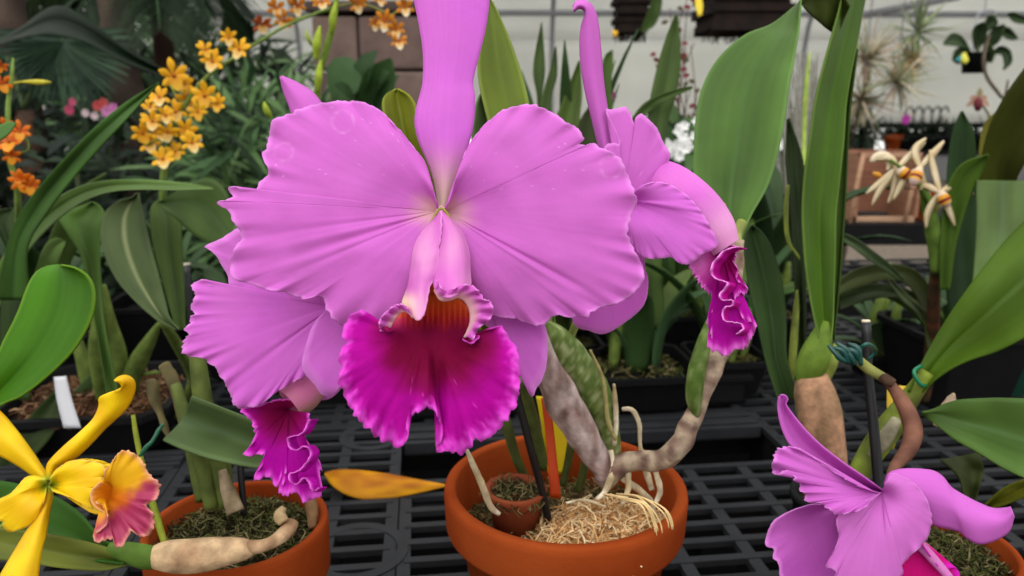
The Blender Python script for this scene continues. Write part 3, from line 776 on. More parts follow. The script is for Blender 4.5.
b.build('stray_fibre', FIBRE, main)
# labels stuck in the pot
b = MB(); b.loft([C([(536, 396), (542, 430), (548, 474)], .532), C([(556, 398), (569, 430), (569, 474)], .532)], n=20, m=6, col=lambda *a: (236, 206, 20))
tag(b.build('sticky_card', PLAIN, thick=.0006), 'yellow plastic card stuck in the middle pot behind the red stick', 'plant tag')
b = MB(); b.loft([C([(541, 398), (546, 440), (550, 498)], .515), C([(550, 398), (555, 440), (561, 498)], .515)], n=20, m=5, col=lambda *a: (196, 66, 16))
tag(b.build('plant_marker', PLAIN, thick=.0012), 'orange-red flat stick in the middle pot beside the black stake', 'plant tag')

# leaves of the central plant
def leafpart(parent, left, right, dl, dr, col, fold=.004, n=50, m=13, mat=LEAF, mid=None, thick=.0012, name='leaf', vein=None, edge=None, seed=0, wob=.002):
    L_ = C(left, *dl); R_ = C(right, *dr)
    v0 = .5
    def cf(u, v, x, y):
        col_ = (col[0] * .88, col[1] * .87, col[2] * .72); c = mixc(col_, tuple(q * .72 for q in col_), .5 + .8 * n3(u * 3 + seed, v * 2.5, seed))
        c = mixc(c, tuple(min(255, q * 1.06 + 3) for q in col_), .16 * (.5 + .5 * math.sin(v * 46 + seed)))
        k = math.exp(-((v - v0) / .03) ** 2)
        c = mixc(c, vein or tuple(q * .78 for q in col), k * .8)
        if edge: c = mixc(c, edge, .45 * sm(.95, 1, abs(v * 2 - 1)))
        return c
    def disp(u, v, x, y):
        return 0, 0, fold * (1 - abs(v - .5) * 2) + wob * n3(u * 3, v * 2, seed) * 2
    b = MB(); b.loft([L_] + ([mid] if mid else []) + [R_], n=n, m=m, disp=disp, col=cf)
    return b.build(name, mat, parent, thick=thick)
leafpart(main, [(541, 325), (510, 200), (485, 110), (478, 72), (480, 40), (483, 12), (486, -6)], [(552, 325), (545, 200), (531, 115), (523, 78), (511, 42), (498, 12), (488, -6)], (.48, .52), (.48, .53), (122, 144, 52), fold=.006, n=60, edge=(150, 160, 80), seed=1)
leafpart(main, [(545, 330), (505, 230), (474, 150), (474, 115), (480, 95), (486, 92)], [(556, 330), (540, 230), (512, 140), (506, 115), (496, 98), (488, 92)], (.49, .50), (.49, .51), (104, 134, 90), fold=.005, seed=2)
leafpart(main, [(480, 330), (440, 230), (405, 160), (387, 125), (382, 104), (386, 94), (396, 89)], [(492, 330), (470, 230), (440, 170), (420, 140), (417, 110), (410, 96), (398, 89)], (.46, .48), (.46, .47), (138, 148, 38), fold=.008, seed=3, edge=(176, 180, 60))
leafpart(main, [(735, 238), (718, 226), (702, 208), (694, 180), (694, 140), (697, 108), (704, 82), (720, 56), (745, 35), (772, 24), (800, 2)], [(741, 238), (752, 214), (767, 188), (777, 158), (785, 118), (790, 82), (794, 62), (797, 42), (799, 30), (800, 16), (801, -2)], (.49, .56), (.49, .53), (98, 138, 72), fold=.008, n=80, m=21, edge=(120, 160, 90), seed=5, vein=(70, 104, 46))
leafpart(main, [(800, 4), (806, -14), (830, -22), (850, 6)], [(800, 2), (806, 10), (822, 25), (837, 36)], (.53, .56), (.545, .58), (76, 92, 40), fold=.003, seed=6)
b = MB(); b.ptube([(737, 244, .48, 6), (736, 236, .485, 6), (742, 222, .49, 5)], sides=12, col=bulbcol((150, 150, 80), (110, 120, 60))); b.build('leaf_base', STEM, main)
b = MB(); b.ptube([(727, 222, .47, 2), (725, 212, .468, 3), (723, 204, .466, 2.4)], sides=8, col=(176, 152, 90)); b.build('dry_tip', BARK, main)
# ================================================================ left terracotta pot
PLc = W(237, 522, .484); PLZ = PLc.z; PLc.z = BENCH
left = thing('potted_orchid', 'orchid in the left terracotta pot, with a tan bulb lying over its rim', 'orchid', PLc)
RL = .056
clay_pot(left, PLc, RL, PLZ - BENCH)
soil_disc(left, PLc, RL * .88, PLZ - .018, (66, 62, 40), hump=.006)
tuft_field(left, (PLc.x, PLc.y, 0), RL * .86, PLZ - .013, 1500, .010, .0006, [(72, 74, 36), (96, 94, 60), (130, 120, 84), (44, 42, 28), (84, 92, 44), (58, 46, 32)], flat=.7, hump=.01)
b = MB(); b.ptube([(146, 558, .418, 8), (166, 556, .418, 15), (190, 556, .418, 17), (218, 553, .418, 15.5), (244, 549, .42, 11), (250, 547, .42, 8)], sides=20, n=40, col=bulbcol((196, 166, 128), (130, 98, 72), .2, 90), wob=.08)
b.build('pseudobulb', BARK, left)
b = MB(); b.ptube([(246, 548, .421, 8), (262, 546, .424, 6), (276, 540, .43, 6), (288, 530, .44, 7), (293, 522, .445, 6)], sides=14, n=30, col=bulbcol((190, 160, 124), (128, 96, 70)), wob=.2)
b.build('rhizome', BARK, left)
b = MB(); b.ptube([(284, 522, .44, 5), (280, 515, .442, 6), (284, 507, .444, 3)], sides=12, n=16, col=(176, 150, 112), wob=.3); b.build('bud_scar', BARK, left)
b = MB(); b.ptube([(308, 494, .50, 5), (312, 510, .488, 6), (312, 528, .48, 4)], sides=10, n=16, col=(120, 90, 62), wob=.3); b.build('aerial_root', BARK, left)
b = MB(); b.ptube([(108, 548, .41, 6), (126, 552, .412, 10), (146, 557, .416, 12), (160, 558, .418, 10)], sides=16, n=24, col=bulbcol((96, 128, 50), (74, 100, 36)))
b.build('leaf_neck', STEM, left)
leafpart(left, [(128, 556), (100, 536), (82, 515), (62, 500), (40, 490), (10, 482), (-30, 478)], [(124, 564), (100, 562), (70, 560), (40, 556), (10, 552), (-30, 548)], (.412, .44), (.405, .42), (70, 122, 40), fold=.004, seed=9)
leafpart(left, [(128, 554), (100, 545), (60, 536), (20, 530), (-30, 524)], [(126, 566), (100, 571), (60, 568), (20, 562), (-30, 558)], (.409, .402), (.409, .396), (128, 140, 64), fold=.003, seed=10)
# upright stems and leaf of the left plant
for pts in ([(204, 500, .47, 8), (196, 460, .48, 9), (186, 420, .49, 7), (176, 385, .50, 5)], [(226, 508, .47, 9), (218, 470, .475, 13), (208, 430, .48, 10), (200, 380, .485, 9), (196, 345, .49, 8)], [(212, 508, .465, 7), (204, 470, .468, 8), (196, 440, .47, 6)]):
    b = MB(); b.ptube(pts, sides=14, col=bulbcol((92, 104, 48), (70, 80, 34)), wob=.12); b.build('pseudobulb', STEM, left)
b = MB(); b.ptube([(236, 512, .462, 9), (228, 490, .465, 8), (222, 470, .468, 4)], sides=12, col=bulbcol((168, 148, 122), (110, 96, 72)), wob=.2); b.build('dry_sheath', BARK, left)
for pts in ([(170, 440, .50, 3), (160, 415, .505, 4), (153, 392, .51, 6), (150, 380, .512, 5)], [(184, 430, .50, 4), (178, 400, .505, 5), (170, 376, .51, 6), (164, 364, .512, 5)]):
    b = MB(); b.ptube(pts, sides=10, col=bulbcol((104, 96, 60), (70, 60, 40), .4), wob=.35, freq=150); b.build('dry_stem', STEM, left)
leafpart(left, [(192, 396), (205, 401), (225, 409), (245, 417), (268, 427), (280, 432)], [(163, 440), (180, 448), (205, 457), (230, 463), (252, 467), (270, 468)], (.46, .44), (.45, .43), (104, 130, 92), mid=C([(182, 420), (200, 426), (225, 433), (250, 441), (270, 449), (280, 452)], .475, .452), fold=0, seed=12, vein=(70, 92, 56))
b = MB(); b.ptube([(240, 455, .47, 3), (241, 475, .47, 3.2), (244, 515, .472, 3.4)], sides=10); b.build('black_stake', BLACK, left)
b = MB(); b.ptube([(133, 415, .455, 2), (137, 440, .452, 2.6), (146, 480, .446, 3), (156, 515, .438, 3.6), (165, 545, .432, 3)], sides=10, col=bulbcol((150, 158, 54), (120, 130, 40)))
b.build('flower_spike', STEM, left)
b = MB(); b.ptube([(140, 456, .449, 1.8), (146, 448, .449, 2.4), (153, 440, .45, 2.2), (160, 428, .452, 2), (164, 424, .452, 1.2)], sides=8, col=(14, 84, 56), wob=.3, freq=300)
tag(b.build('plant_tie', GLOSSY), 'dark green twist tie on the thin stem behind the yellow flower', 'plant tie')

# ================================================================ yellow orchid at left
YE = (240, 198, 6); YL = (246, 212, 16); YD = (232, 182, 4)
PY = Vector((-.42, .34, BENCH))
yel = thing('yellow_orchid', 'yellow orchid with a pink-edged lip and a glossy rounded leaf at the left edge', 'orchid', PY)
clay_pot(yel, PY, .06, .11)
soil_disc(yel, PY, .052, BENCH + .094, (70, 62, 44))
fl = MB(); fl.ptube([(48, 486, .372, 4.5), (44, 490, .39, 4), (10, 520, .41, 4), (-60, 600, .42, 4), (-200, 690, .40, 4)], sides=12, col=(150, 160, 50))
fl = fl.build('flower', STEM, yel)
b = MB(); b.ptube([(-200, 690, .40, 5), (-260, 680, .41, 9), (-300, 750, .40, 12), (-340, 830, .39, 11)], sides=14, col=(96, 124, 50)); b.build('pseudobulb', STEM, yel)
ycol = lambda u, v, x, y: mixc(mixc(YD, YL, .5 + .9 * n3(x * .04, y * .04, 4)), (170, 186, 60), sm(14, 2, math.hypot(x - 48, y - 484)))
sepal('sepal', fl, [(46, 480), (47, 466), (52, 458), (64, 446), (80, 432), (93, 419), (99, 406), (99, 398), (106, 394), (113, 392), (118, 392), (122, 388), (120, 383), (115, 381)],
      [(52, 480), (58, 466), (74, 459), (90, 445), (104, 430), (117, 418), (127, 408), (133, 397), (135.5, 386), (133, 379), (127, 375.5), (121, 376), (117, 378), (114, 381)], (.372, .352), (.372, .358), mat=YPET, tint=YE, fold=.004, colf=ycol, n=80, seed=30)
sepal('sepal', fl, [(44, 486), (30, 474), (15, 464), (0, 456), (-25, 446)], [(50, 478), (42, 466), (30, 448), (15, 428), (0, 411), (-25, 392)], (.374, .37), (.374, .376), mat=YPET, fold=.004, colf=ycol, seed=31)
sepal('sepal', fl, [(46, 486), (42, 500), (34, 518), (18, 545), (2, 572), (-14, 600)], [(53, 486), (52, 500), (49, 515), (46, 535), (41, 555), (36, 600)], (.370, .35), (.370, .35), mat=YPET, fold=.005, colf=ycol, seed=32)
YR = (236, 190, 130)
petal('petal', fl, (47, 484), [(46, 478), (35, 476), (26, 477), (18, 486), (10, 494), (-2, 500), (-14, 508), (-10, 520), (2, 521), (4, 528), (10, 532), (18, 530), (26, 527), (36, 518), (45, 500)], .370, (.362, .358), n=90, m=16, cup=.008, ruf=.002, waves=8, jag=.5, mat=YPET, tint=YE, pale=(248, 222, 90), seed=33, col=lambda u, v, x, y: mixc(ycol(u, v, x, y), (248, 226, 110), sm(.95, 1, v) * .5))
petal('petal', fl, (50, 486), [(50, 478), (56, 470), (66, 463), (78, 460), (92, 461), (103, 465), (107, 473), (102, 478), (106, 486), (98, 488), (92, 494), (91, 502), (93, 509), (84, 504), (72, 498), (60, 494), (52, 491)], .370, (.356, .352), n=100, m=18, cup=.009, ruf=.0015, waves=9, jag=.6, mat=YPET, seed=34, col=lambda u, v, x, y: mixc(ycol(u, v, x, y), (240, 200, 120), sm(.95, 1, v) * .7))
petal('petal', fl, (56, 490), [(66, 494), (76, 500), (84, 508), (95, 514), (106, 513), (106, 505), (96, 496), (80, 490)], .374, .366, n=60, m=12, cup=.003, ruf=.001, waves=4, jag=.2, mat=YPET, seed=35, col=ycol)
petal('petal', fl, (60, 470), [(66, 462), (78, 459.5), (92, 459), (105, 462), (116, 468), (112, 475), (95, 474)], .372, .366, n=50, m=10, cup=.003, ruf=.001, waves=4, jag=.2, mat=YPET, seed=36, col=ycol)
def ylip(u, v, x, y):
    t = (y - 498) * .85 + (x - 122) * .75
    c = mixc((238, 184, 26), (172, 52, 92), sm(-8, 14, t + 6 * n3(x * .12, y * .12, 2)))
    c = mixc(c, (216, 110, 24), sm(20, 4, math.hypot(x - 118, (y - 498) * 1.2)) * .7)
    return mixc(c, (230, 170, 140), sm(.88, .99, v) * .8)
petal('lip', fl, (104, 494), [(100, 484), (104, 476), (105, 470), (110, 465), (116, 456), (121, 451), (128, 451), (138, 456), (144, 463), (147, 471), (152, 477), (158, 481), (159.5, 490), (157, 499), (150, 502), (147, 507), (152, 512), (155, 519), (153, 529), (148, 535), (143, 537), (136, 534), (132, 531), (128, 537), (122, 547), (115, 546), (113, 540), (104, 540), (98, 543), (93, 537), (100, 531), (107, 524), (107, 512), (102, 506), (95, 502)], .366, (.352, .345), n=220, m=26, cup=.005, ruf=.004, waves=15, jag=1.4, pw=6, mat=YPET, col=ylip, seed=37)
b = MB(); b.loft([C([(100, 482), (92, 490), (90, 498), (95, 507), (104, 512)], .350), C([(108, 484), (102, 490), (100, 497), (103, 505), (110, 510)], .354), C([(116, 490), (113, 495), (112, 500), (114, 504), (116, 508)], .362)], n=40, m=10, col=lambda u, v, x, y: mixc((238, 180, 120), (226, 140, 20), sm(0, .3, v)), disp=lambda u, v, x, y: (1.2 * n3(u * 9, 2) * (1 - v), 0, 0))
b.build('lip_lobe', YPET, fl, thick=.0005)
leafpart(yel, [(-240, 660), (-100, 480), (-16, 375), (5, 338), (18, 312), (27, 288), (35, 274), (46, 267), (60, 265)], [(-220, 680), (-90, 500), (-10, 414), (22, 396), (48, 376), (74, 350), (91, 320), (95.5, 296), (90, 278), (76, 268), (61, 265)], (.40, .44), (.40, .41), (72, 134, 0), fold=.007, n=80, m=21, seed=40, edge=(140, 170, 60), vein=(44, 92, 0))

# ================================================================ right potted orchid with the pink flower
PR = W(940, 545, .515); PRZ = PR.z; PR.z = BENCH; RR = .0490
right = thing('potted_cattleya', 'smaller pink orchid at lower right, in the terracotta pot mostly behind its flower', 'orchid', PR)
clay_pot(right, PR, RR, PRZ - BENCH)
soil_disc(right, PR, RR * .88, PRZ - .018, (60, 56, 36), hump=.006)
tuft_field(right, (PR.x, PR.y, 0), RR * .86, PRZ - .013, 1100, .010, .0006, [(72, 74, 36), (96, 94, 60), (120, 110, 76), (44, 42, 28), (84, 92, 44)], flat=.7, hump=.008)
fd = MB(); fd.ptube([(886, 498, .405, 4), (893, 470, .43, 5), (908, 450, .445, 8), (913, 432, .452, 9), (909, 415, .458, 8.5), (900, 398, .464, 7), (893, 388, .468, 5.5), (884, 378, .470, 5)], sides=16, n=50, col=lambda u, k, q: mixc((124, 84, 66), (88, 56, 44), .5 + noise.noise(q * 60)))
fd = fd.build('flower', STEM, right)
sepal('dorsal_sepal', fd, [(884, 491), (866, 478), (840, 460), (820, 444), (805, 429), (792, 413), (786, 404), (788, 399), (785, 395), (780, 395)],
      [(884, 494), (855, 487), (830, 474), (812, 462), (797, 452), (787, 440), (781, 425), (778, 410), (778, 402), (779, 396)], (.402, .395), (.402, .388), fold=-.004, n=70, seed=50, tint=(196, 94, 190), mid=C([(884, 492.5), (860, 484), (834, 468), (815, 454), (800, 441), (789, 426), (782, 409), (781, 402), (780, 396)], .412, .393))
petal('petal', fd, (876, 493), [(858, 486), (840, 476), (823, 465), (814, 458), (806, 452), (798, 448), (790, 447), (783, 447), (776, 450), (774, 458), (771.5, 467), (774, 474), (780, 473), (786, 470), (792, 474), (795, 481), (801, 484), (799, 490), (805, 494), (804, 500), (812, 503), (820, 503), (828, 509), (836, 514), (846, 513.5), (858, 511), (868, 505)], .396, (.382, .376), n=180, m=24, cup=.006, ruf=.006, waves=13, jag=1.6, seed=51, pw=5, tint=(198, 96, 192))
petal('lower_sepal', fd, (838, 512), [(822, 504), (808, 505), (796, 509), (784, 514), (773, 522), (768, 532), (765, 544), (768, 547), (774, 549), (773, 558), (779, 564), (780, 576), (786, 592), (800, 612), (825, 612), (845, 590), (850, 560), (852, 530)], .402, (.398, .394), n=120, m=18, cup=-.008, ruf=.002, waves=9, jag=.7, seed=52, tint=(178, 80, 176))  # darker tint paints in the shade on this sepal
petal('petal', fd, (882, 492), [(872, 500), (856, 508), (842, 511), (836, 522), (839, 534), (836, 546), (831, 556), (826, 567), (836, 572), (832, 590), (860, 612), (885, 606), (893, 585), (903, 573), (901, 566), (910, 556), (922, 545), (929, 533), (931.5, 520), (929, 505), (922, 492), (912, 482), (902, 476), (892, 473), (887, 480)], .398, (.384, .388), n=170, m=24, cup=.010, ruf=.003, waves=14, jag=1.0, seed=53, tint=(200, 110, 192))
sepal('sepal', fd, [(884, 484), (888, 474), (896, 470), (908, 468.5), (922, 469), (934, 471), (943, 477), (951, 487), (962, 494), (977, 502), (992, 508), (1004, 508), (1011, 507)],
      [(895, 500), (905, 505), (915, 512), (924, 518), (932, 524), (940, 527), (950, 529), (960, 532), (968, 539), (980, 544), (996, 540), (1009, 531), (1014, 516)], (.402, .392), (.402, .386), fold=.006, n=80, m=17, seed=54, tint=(196, 98, 192), mid=None)
b = MB(); b.ptube([(905, 530, .405, 4), (920, 545, .402, 5), (934, 560, .398, 5), (950, 578, .394, 4)], sides=14, col=(206, 120, 186)); b.build('column', PETAL, fd)
petal('lip', fd, (918, 536), [(914, 542), (906, 552), (898, 562), (896, 575), (893, 590), (900, 606), (925, 612), (945, 604), (955, 590), (960, 577), (957, 569), (950, 568), (944, 571), (938, 566), (930, 556), (922, 544)], .410, (.403, .396), n=120, m=16, cup=.003, ruf=.003, waves=10, jag=1, mat=LIPM, seed=55,
      col=lambda u, v, x, y: mixc(mixc((214, 130, 170), (190, 10, 110), sm(538, 556, y)), (206, 30, 180), sm(.7, 1, v)))
# cane, bulb and leaves
b = MB(); b.ptube([(884, 378, .47, 5), (870, 370, .475, 5.5), (858, 360, .478, 5), (848, 352, .48, 4)], sides=12, col=bulbcol((136, 140, 70), (110, 110, 60))); b.build('spike_sheath', STEM, right)
b = MB(); b.ptube([(880, 379, .47, 3), (887, 380, .467, 7), (893, 384, .466, 5)], sides=10, n=12, col=(70, 52, 40), wob=.5, freq=200); b.build('node', BARK, right)
b = MB(); b.ptube([(866, 322, .492, 4.6), (868, 370, .492, 4.8), (873, 420, .49, 5), (880, 500, .486, 5.4), (884, 560, .484, 5.4)], sides=14, n=20); s_ = b.build('black_stake', BLACK, right)
b = MB(); b.ptube([(866, 322.5, .492, 4), (865.9, 320.4, .492, 4.2), (865.9, 319.6, .492, 3)], sides=14, n=6, col=(226, 206, 180)); b.build('stake_tip', PLAIN, s_)
b = MB(); b.ptube([(928, 372, .50, 7), (914, 392, .505, 9), (900, 412, .508, 11), (886, 432, .51, 13), (870, 455, .512, 12), (858, 480, .512, 10), (862, 520, .51, 8)], sides=18, n=40, col=lambda u, k, q: mixc((116, 132, 44), (78, 84, 40), .4 + .8 * noise.noise(q * 90)))
b.build('pseudobulb', STEM, right)
b = MB(); b.ptube([(896, 420, .503, 5), (888, 434, .498, 7), (878, 448, .498, 7), (870, 456, .50, 3)], sides=12, col=bulbcol((150, 144, 120), (110, 104, 84)), wob=.2); b.build('dry_sheath', BARK, right)
leafpart(right, [(908, 392), (922, 362), (936, 336), (955, 306), (978, 274), (1003, 243), (1030, 216), (1070, 180)], [(920, 394), (940, 376), (965, 362), (995, 352), (1020, 340), (1050, 322), (1090, 300)], (.50, .50), (.50, .44), (84, 118, 26), fold=.010, n=70, m=19, seed=60, vein=(66, 94, 22), wob=.004)
leafpart(right, [(922, 412), (932, 410), (945, 404), (960, 399.5), (985, 398), (1010, 398), (1060, 400)], [(922, 414), (935, 424), (955, 440), (978, 453), (1003, 468), (1025, 478), (1070, 494)], (.47, .43), (.47, .40), (92, 128, 66), mid=C([(922, 413), (938, 414), (955, 420), (980, 427), (1005, 434), (1030, 442), (1070, 455)], .466, .43), fold=0, n=60, m=17, seed=61, vein=(70, 100, 46))
leafpart(right, [(985, 505), (1000, 491), (1018, 481), (1050, 470)], [(990, 510), (1006, 504), (1026, 496), (1060, 480)], (.50, .48), (.50, .47), (128, 134, 40), n=30, seed=62)
leafpart(right, [(940, 460), (952, 470), (960, 480), (965, 500)], [(980, 452), (984, 470), (980, 485), (975, 505)], (.52, .51), (.52, .51), (64, 76, 36), n=30, seed=63)
b = MB(); b.ptube([(935, 426, .49, 2), (941, 418, .49, 6), (948, 408, .49, 7), (952, 398, .49, 4), (954, 393, .49, 1)], sides=10, n=18, col=bulbcol((186, 164, 140), (140, 120, 96)), wob=.4, freq=160); b.build('dry_sheath', BARK, right)
b = MB(); b.ptube([(921, 366, .50, 2.0), (914, 372, .494, 2), (920, 384, .494, 2), (928, 386, .50, 1.8)], sides=8, col=(10, 110, 74)); tag(b.build('plant_tie', GLOSSY), 'green tie ring round the neck of the broad leaf at right', 'plant tie')
b = MB(); b.loft([C([(887, 385), (887, 430)], .535), C([(907, 386), (912, 400), (893, 450)], .535)], n=12, m=5, col=lambda *a: (226, 190, 60)); tag(b.build('sticky_card', PLAIN, thick=.0006), 'pale yellow card behind the bent brown flower stem at right', 'plant tag')
b = MB()
for k in range(6):
    b.ptube([(828 + 4 * k, 345 + 3 * math.sin(k * 2), .47, 1.5), (838 + 4 * k, 352 + 4 * math.cos(k * 2), .468, 3), (846 + 3 * k, 362 + 5 * math.sin(k * 3), .47, 2.4)], sides=7, n=10, col=(16, 66, 60), wob=.3, freq=200)
b.ptube([(858, 352, .478, 1.6), (866, 344, .47, 2), (876, 350, .485, 1.6), (868, 360, .49, 1.4)], sides=7, col=(16, 80, 70))
tag(b.build('plant_tie', GLOSSY), 'blue-green twisted tie binding the sheath to the black stake at right', 'plant tie')

# ================================================================ the tall green leaf on the tan bulb
PT = W(832, 492, .62); PT.z = BENCH
tan = thing('tall_leaf_orchid', 'orchid with a very long upright green leaf on a bare tan bulb, right of centre', 'orchid', PT)
b = MB(); r_ = .03
b.lathe([(r_ * .75, 0), (r_, .076), (r_ * 1.08, .076), (r_ * 1.08, .083), (r_ * .95, .083), (r_ * .9, .066), (.0001, .066)], tuple(PT), seg=32); b.build('pot', BLKP, tan)
soil_disc(tan, PT, r_ * .9, BENCH + .071, (70, 56, 40))
b = MB(); b.ptube([(834, 500, .62, 12), (829, 460, .605, 17), (822, 425, .60, 21), (815, 395, .60, 20), (812, 376, .60, 15)], sides=24, n=50, col=bulbcol((176, 134, 104), (120, 96, 70), .35, 80), wob=.05); b.build('pseudobulb', BARK, tan)
b = MB(); b.ptube([(803, 388, .60, 6), (808, 374, .60, 13), (815, 356, .598, 15), (821, 338, .597, 11), (826, 322, .598, 6)], sides=18, n=30, col=bulbcol((104, 128, 46), (80, 104, 34))); b.build('green_base', STEM, tan)
leafpart(tan, [(823, 350), (814, 318), (807, 280), (803.5, 245), (802, 210), (804.5, 172), (809, 142), (815, 100), (823, 66), (832, 34), (840, 4), (846, -30)],
         [(829, 350), (833, 325), (834.5, 290), (835.5, 250), (836, 215), (840, 178), (844, 140), (846, 108), (850, 80), (858, 38), (865, 0), (872, -30)], (.59, .56), (.59, .60), (88, 128, 38), fold=.008, n=90, m=19, seed=70, edge=(150, 176, 96), vein=(70, 108, 28))
leafpart(tan, [(828, 340), (834, 280), (836, 220), (838, 160), (842, 100), (850, 40)], [(834, 340), (840, 280), (845, 210), (848, 150), (851, 105), (858, 50)], (.60, .61), (.60, .61), (66, 92, 34), n=50, seed=71)
leafpart(tan, [(778, 400), (766, 362), (757, 322), (748, 282), (744, 250), (745, 234), (751, 225)], [(800, 400), (787, 360), (786, 320), (783, 285), (774, 252), (764, 234), (753, 225)], (.62, .64), (.62, .64), (70, 100, 60), fold=.008, n=60, seed=72)
leafpart(tan, [(800, 390), (797, 330), (794, 270), (789, 200), (786, 160), (787, 120)], [(806, 390), (806, 330), (806, 270), (805, 200), (803, 160), (789, 118)], (.64, .68), (.64, .68), (44, 62, 28), n=50, seed=73)
for pts in ([(790, 390, .63, 3), (793, 350, .63, 4), (796, 310, .64, 3), (797, 290, .64, 1)], [(800, 260, .66, 2), (788, 240, .66, 2), (786, 210, .66, 2.4), (788, 185, .66, 1.6)], [(826, 380, .62, 4), (832, 362, .62, 6), (836, 345, .63, 3)]):
    b = MB(); b.ptube(pts, sides=10, col=bulbcol((128, 140, 60), (96, 104, 44))); b.build('stem', STEM, tan)

# ================================================================ fallen leaf on the bench, white label
b = MB(); 
top_ = C([(325, 473), (337, 470), (355, 470), (375, 472), (400, 476), (425, 481), (448, 485)], .812, .785)
bot_ = C([(325, 474), (332, 485), (345, 494), (362, 499), (385, 499), (415, 494), (448, 486)], .764, .785)
b.loft([top_, C([(325, 473), (345, 481), (365, 484), (390, 485), (420, 485), (448, 485.5)], .782, .785), bot_], n=50, m=11, col=lambda u, v, x, y: mixc(mixc((196, 132, 10), (150, 84, 12), .5 + n3(x * .05, y * .15)), (216, 160, 30), sm(.5, 1, v) * .5))
o = b.build('fallen_leaf', LEAF, thick=.0012); tag(o, 'dead orange-yellow leaf lying on the bench beside the middle pot', 'leaf')
# ================================================================ plants just behind, on the left
def square_pot(parent, cx, cy, z, s, h, name='pot', mat=BLKP):
    b = MB(); a0 = s * .40; a1 = s * .5
    prof = [(a0, 0), (a1, h - .008), (a1 * 1.06, h - .008), (a1 * 1.06, h), (a1 * .96, h), (a1 * .9, h - .02)]
    base = len(b.v); K = 24
    for r, zz in prof:
        for k in range(K):
            a = 2 * PI * k / K + PI / 4
            c_, s_ = math.cos(a), math.sin(a)
            q = r / max(abs(math.cos(a - YAW)), abs(math.sin(a - YAW))) * .98
            q = min(q, r * 1.32)
            b.vert((cx + q * c_, cy + q * s_, z + zz))
    for i in range(len(prof) - 1):
        for k in range(K):
            p, q = base + i * K + k, base + i * K + (k + 1) % K
            b.f.append((p, q, q + K, p + K))
    b.f.append(tuple(base + k for k in range(K))[::-1]); b.f.append(tuple(base + (len(prof) - 1) * K + k for k in range(K)))
    return b.build(name, mat, parent, smooth=False)

lb = thing('leafy_orchid', 'dense leafy orchid in a black pot at left, its leaves arching over', 'orchid', tuple(on_plane(100, 437) + Vector((0, .02, 0))))
LB = Vector(lb.location)
DS[0] = .93
square_pot(lb, LB.x, LB.y, BENCH, .19, .055)
soil_disc(lb, LB, .09, BENCH + .040, (92, 62, 42)); tuft_field(lb, (LB.x, LB.y, 0), .09, BENCH + .044, 800, .02, .0012, [(120, 84, 60), (84, 56, 40), (150, 120, 90), (60, 44, 32)], name='bark_chips', flat=.4)
b = MB(); b.loft([C([(54, 377), (57, 400), (64, 428)], .88), C([(66, 376), (72, 400), (81, 428)], .88)], n=14, m=4, col=lambda *a: (196, 196, 200))
tag(b.build('plant_label', PLAIN, thick=.001), 'blank white plastic label standing in the black pot at left', 'plant tag')
leafpart(lb, [(-20, 300), (0, 262), (20, 232), (45, 206), (75, 188), (105, 180.5), (140, 179.5), (175, 182), (213, 188)], [(-10, 330), (6, 290), (28, 252), (55, 222), (83, 202), (110, 192), (140, 189.5), (175, 190), (213, 189)], (.90, .72), (.90, .70), (104, 138, 74), fold=.008, n=70, seed=80, edge=(140, 168, 110))
leafpart(lb, [(-5, 300), (10, 235), (30, 198), (58, 165), (90, 132), (122, 105), (158, 82)], [(30, 300), (28, 248), (48, 212), (74, 178), (102, 146), (130, 116), (159, 83)], (.86, .66), (.86, .66), (84, 128, 66), fold=.006, n=60, seed=81)
leafpart(lb, [(176, 330), (160, 322), (148, 313), (134, 300), (118, 282), (107, 262), (101, 242), (100.5, 228), (105, 212), (118, 201), (130, 198), (137, 193)], [(180, 330), (170, 318), (165, 300), (158, 272), (152, 250), (147, 230), (143, 212), (140, 200), (139, 193)], (.78, .80), (.78, .80), (98, 118, 86), fold=.008, n=70, seed=82, vein=(150, 156, 110))
leafpart(lb, [(108, 400), (96, 330), (88, 290), (80, 255), (66, 232), (57, 214), (75, 208), (92, 202)], [(120, 400), (106, 330), (102, 290), (100, 255), (101, 230), (105, 215), (100, 206), (93, 202)], (.86, .88), (.86, .88), (84, 118, 56), fold=.006, n=60, seed=83)
leafpart(lb, [(20, 340), (30, 290), (38, 262), (46, 244), (56, 238), (64, 240)], [(30, 345), (45, 300), (56, 268), (62, 252), (65, 245), (65, 241)], (.86, .9), (.86, .9), (96, 128, 62), seed=84)
leafpart(lb, [(0, 400), (0, 330), (2, 280), (6, 250), (-10, 215), (12, 208)], [(30, 400), (30, 350), (28, 300), (20, 260), (14, 230), (14, 208)], (.95, .96), (.95, .96), (58, 80, 44), seed=85)
leafpart(lb, [(176, 330), (162, 280), (152, 240), (150, 210), (158, 200)], [(186, 330), (184, 280), (182, 240), (180, 212), (162, 200)], (.9, .92), (.9, .92), (78, 102, 50), seed=86)
leafpart(lb, [(160, 201), (172, 194), (190, 184), (206, 178), (219, 183), (228, 196), (233, 218), (232, 236)], [(160, 205), (166, 211), (175, 218), (190, 232), (202, 240), (212, 244), (222, 242), (231, 238)], (.84, .80), (.84, .80), (84, 112, 62), seed=87)
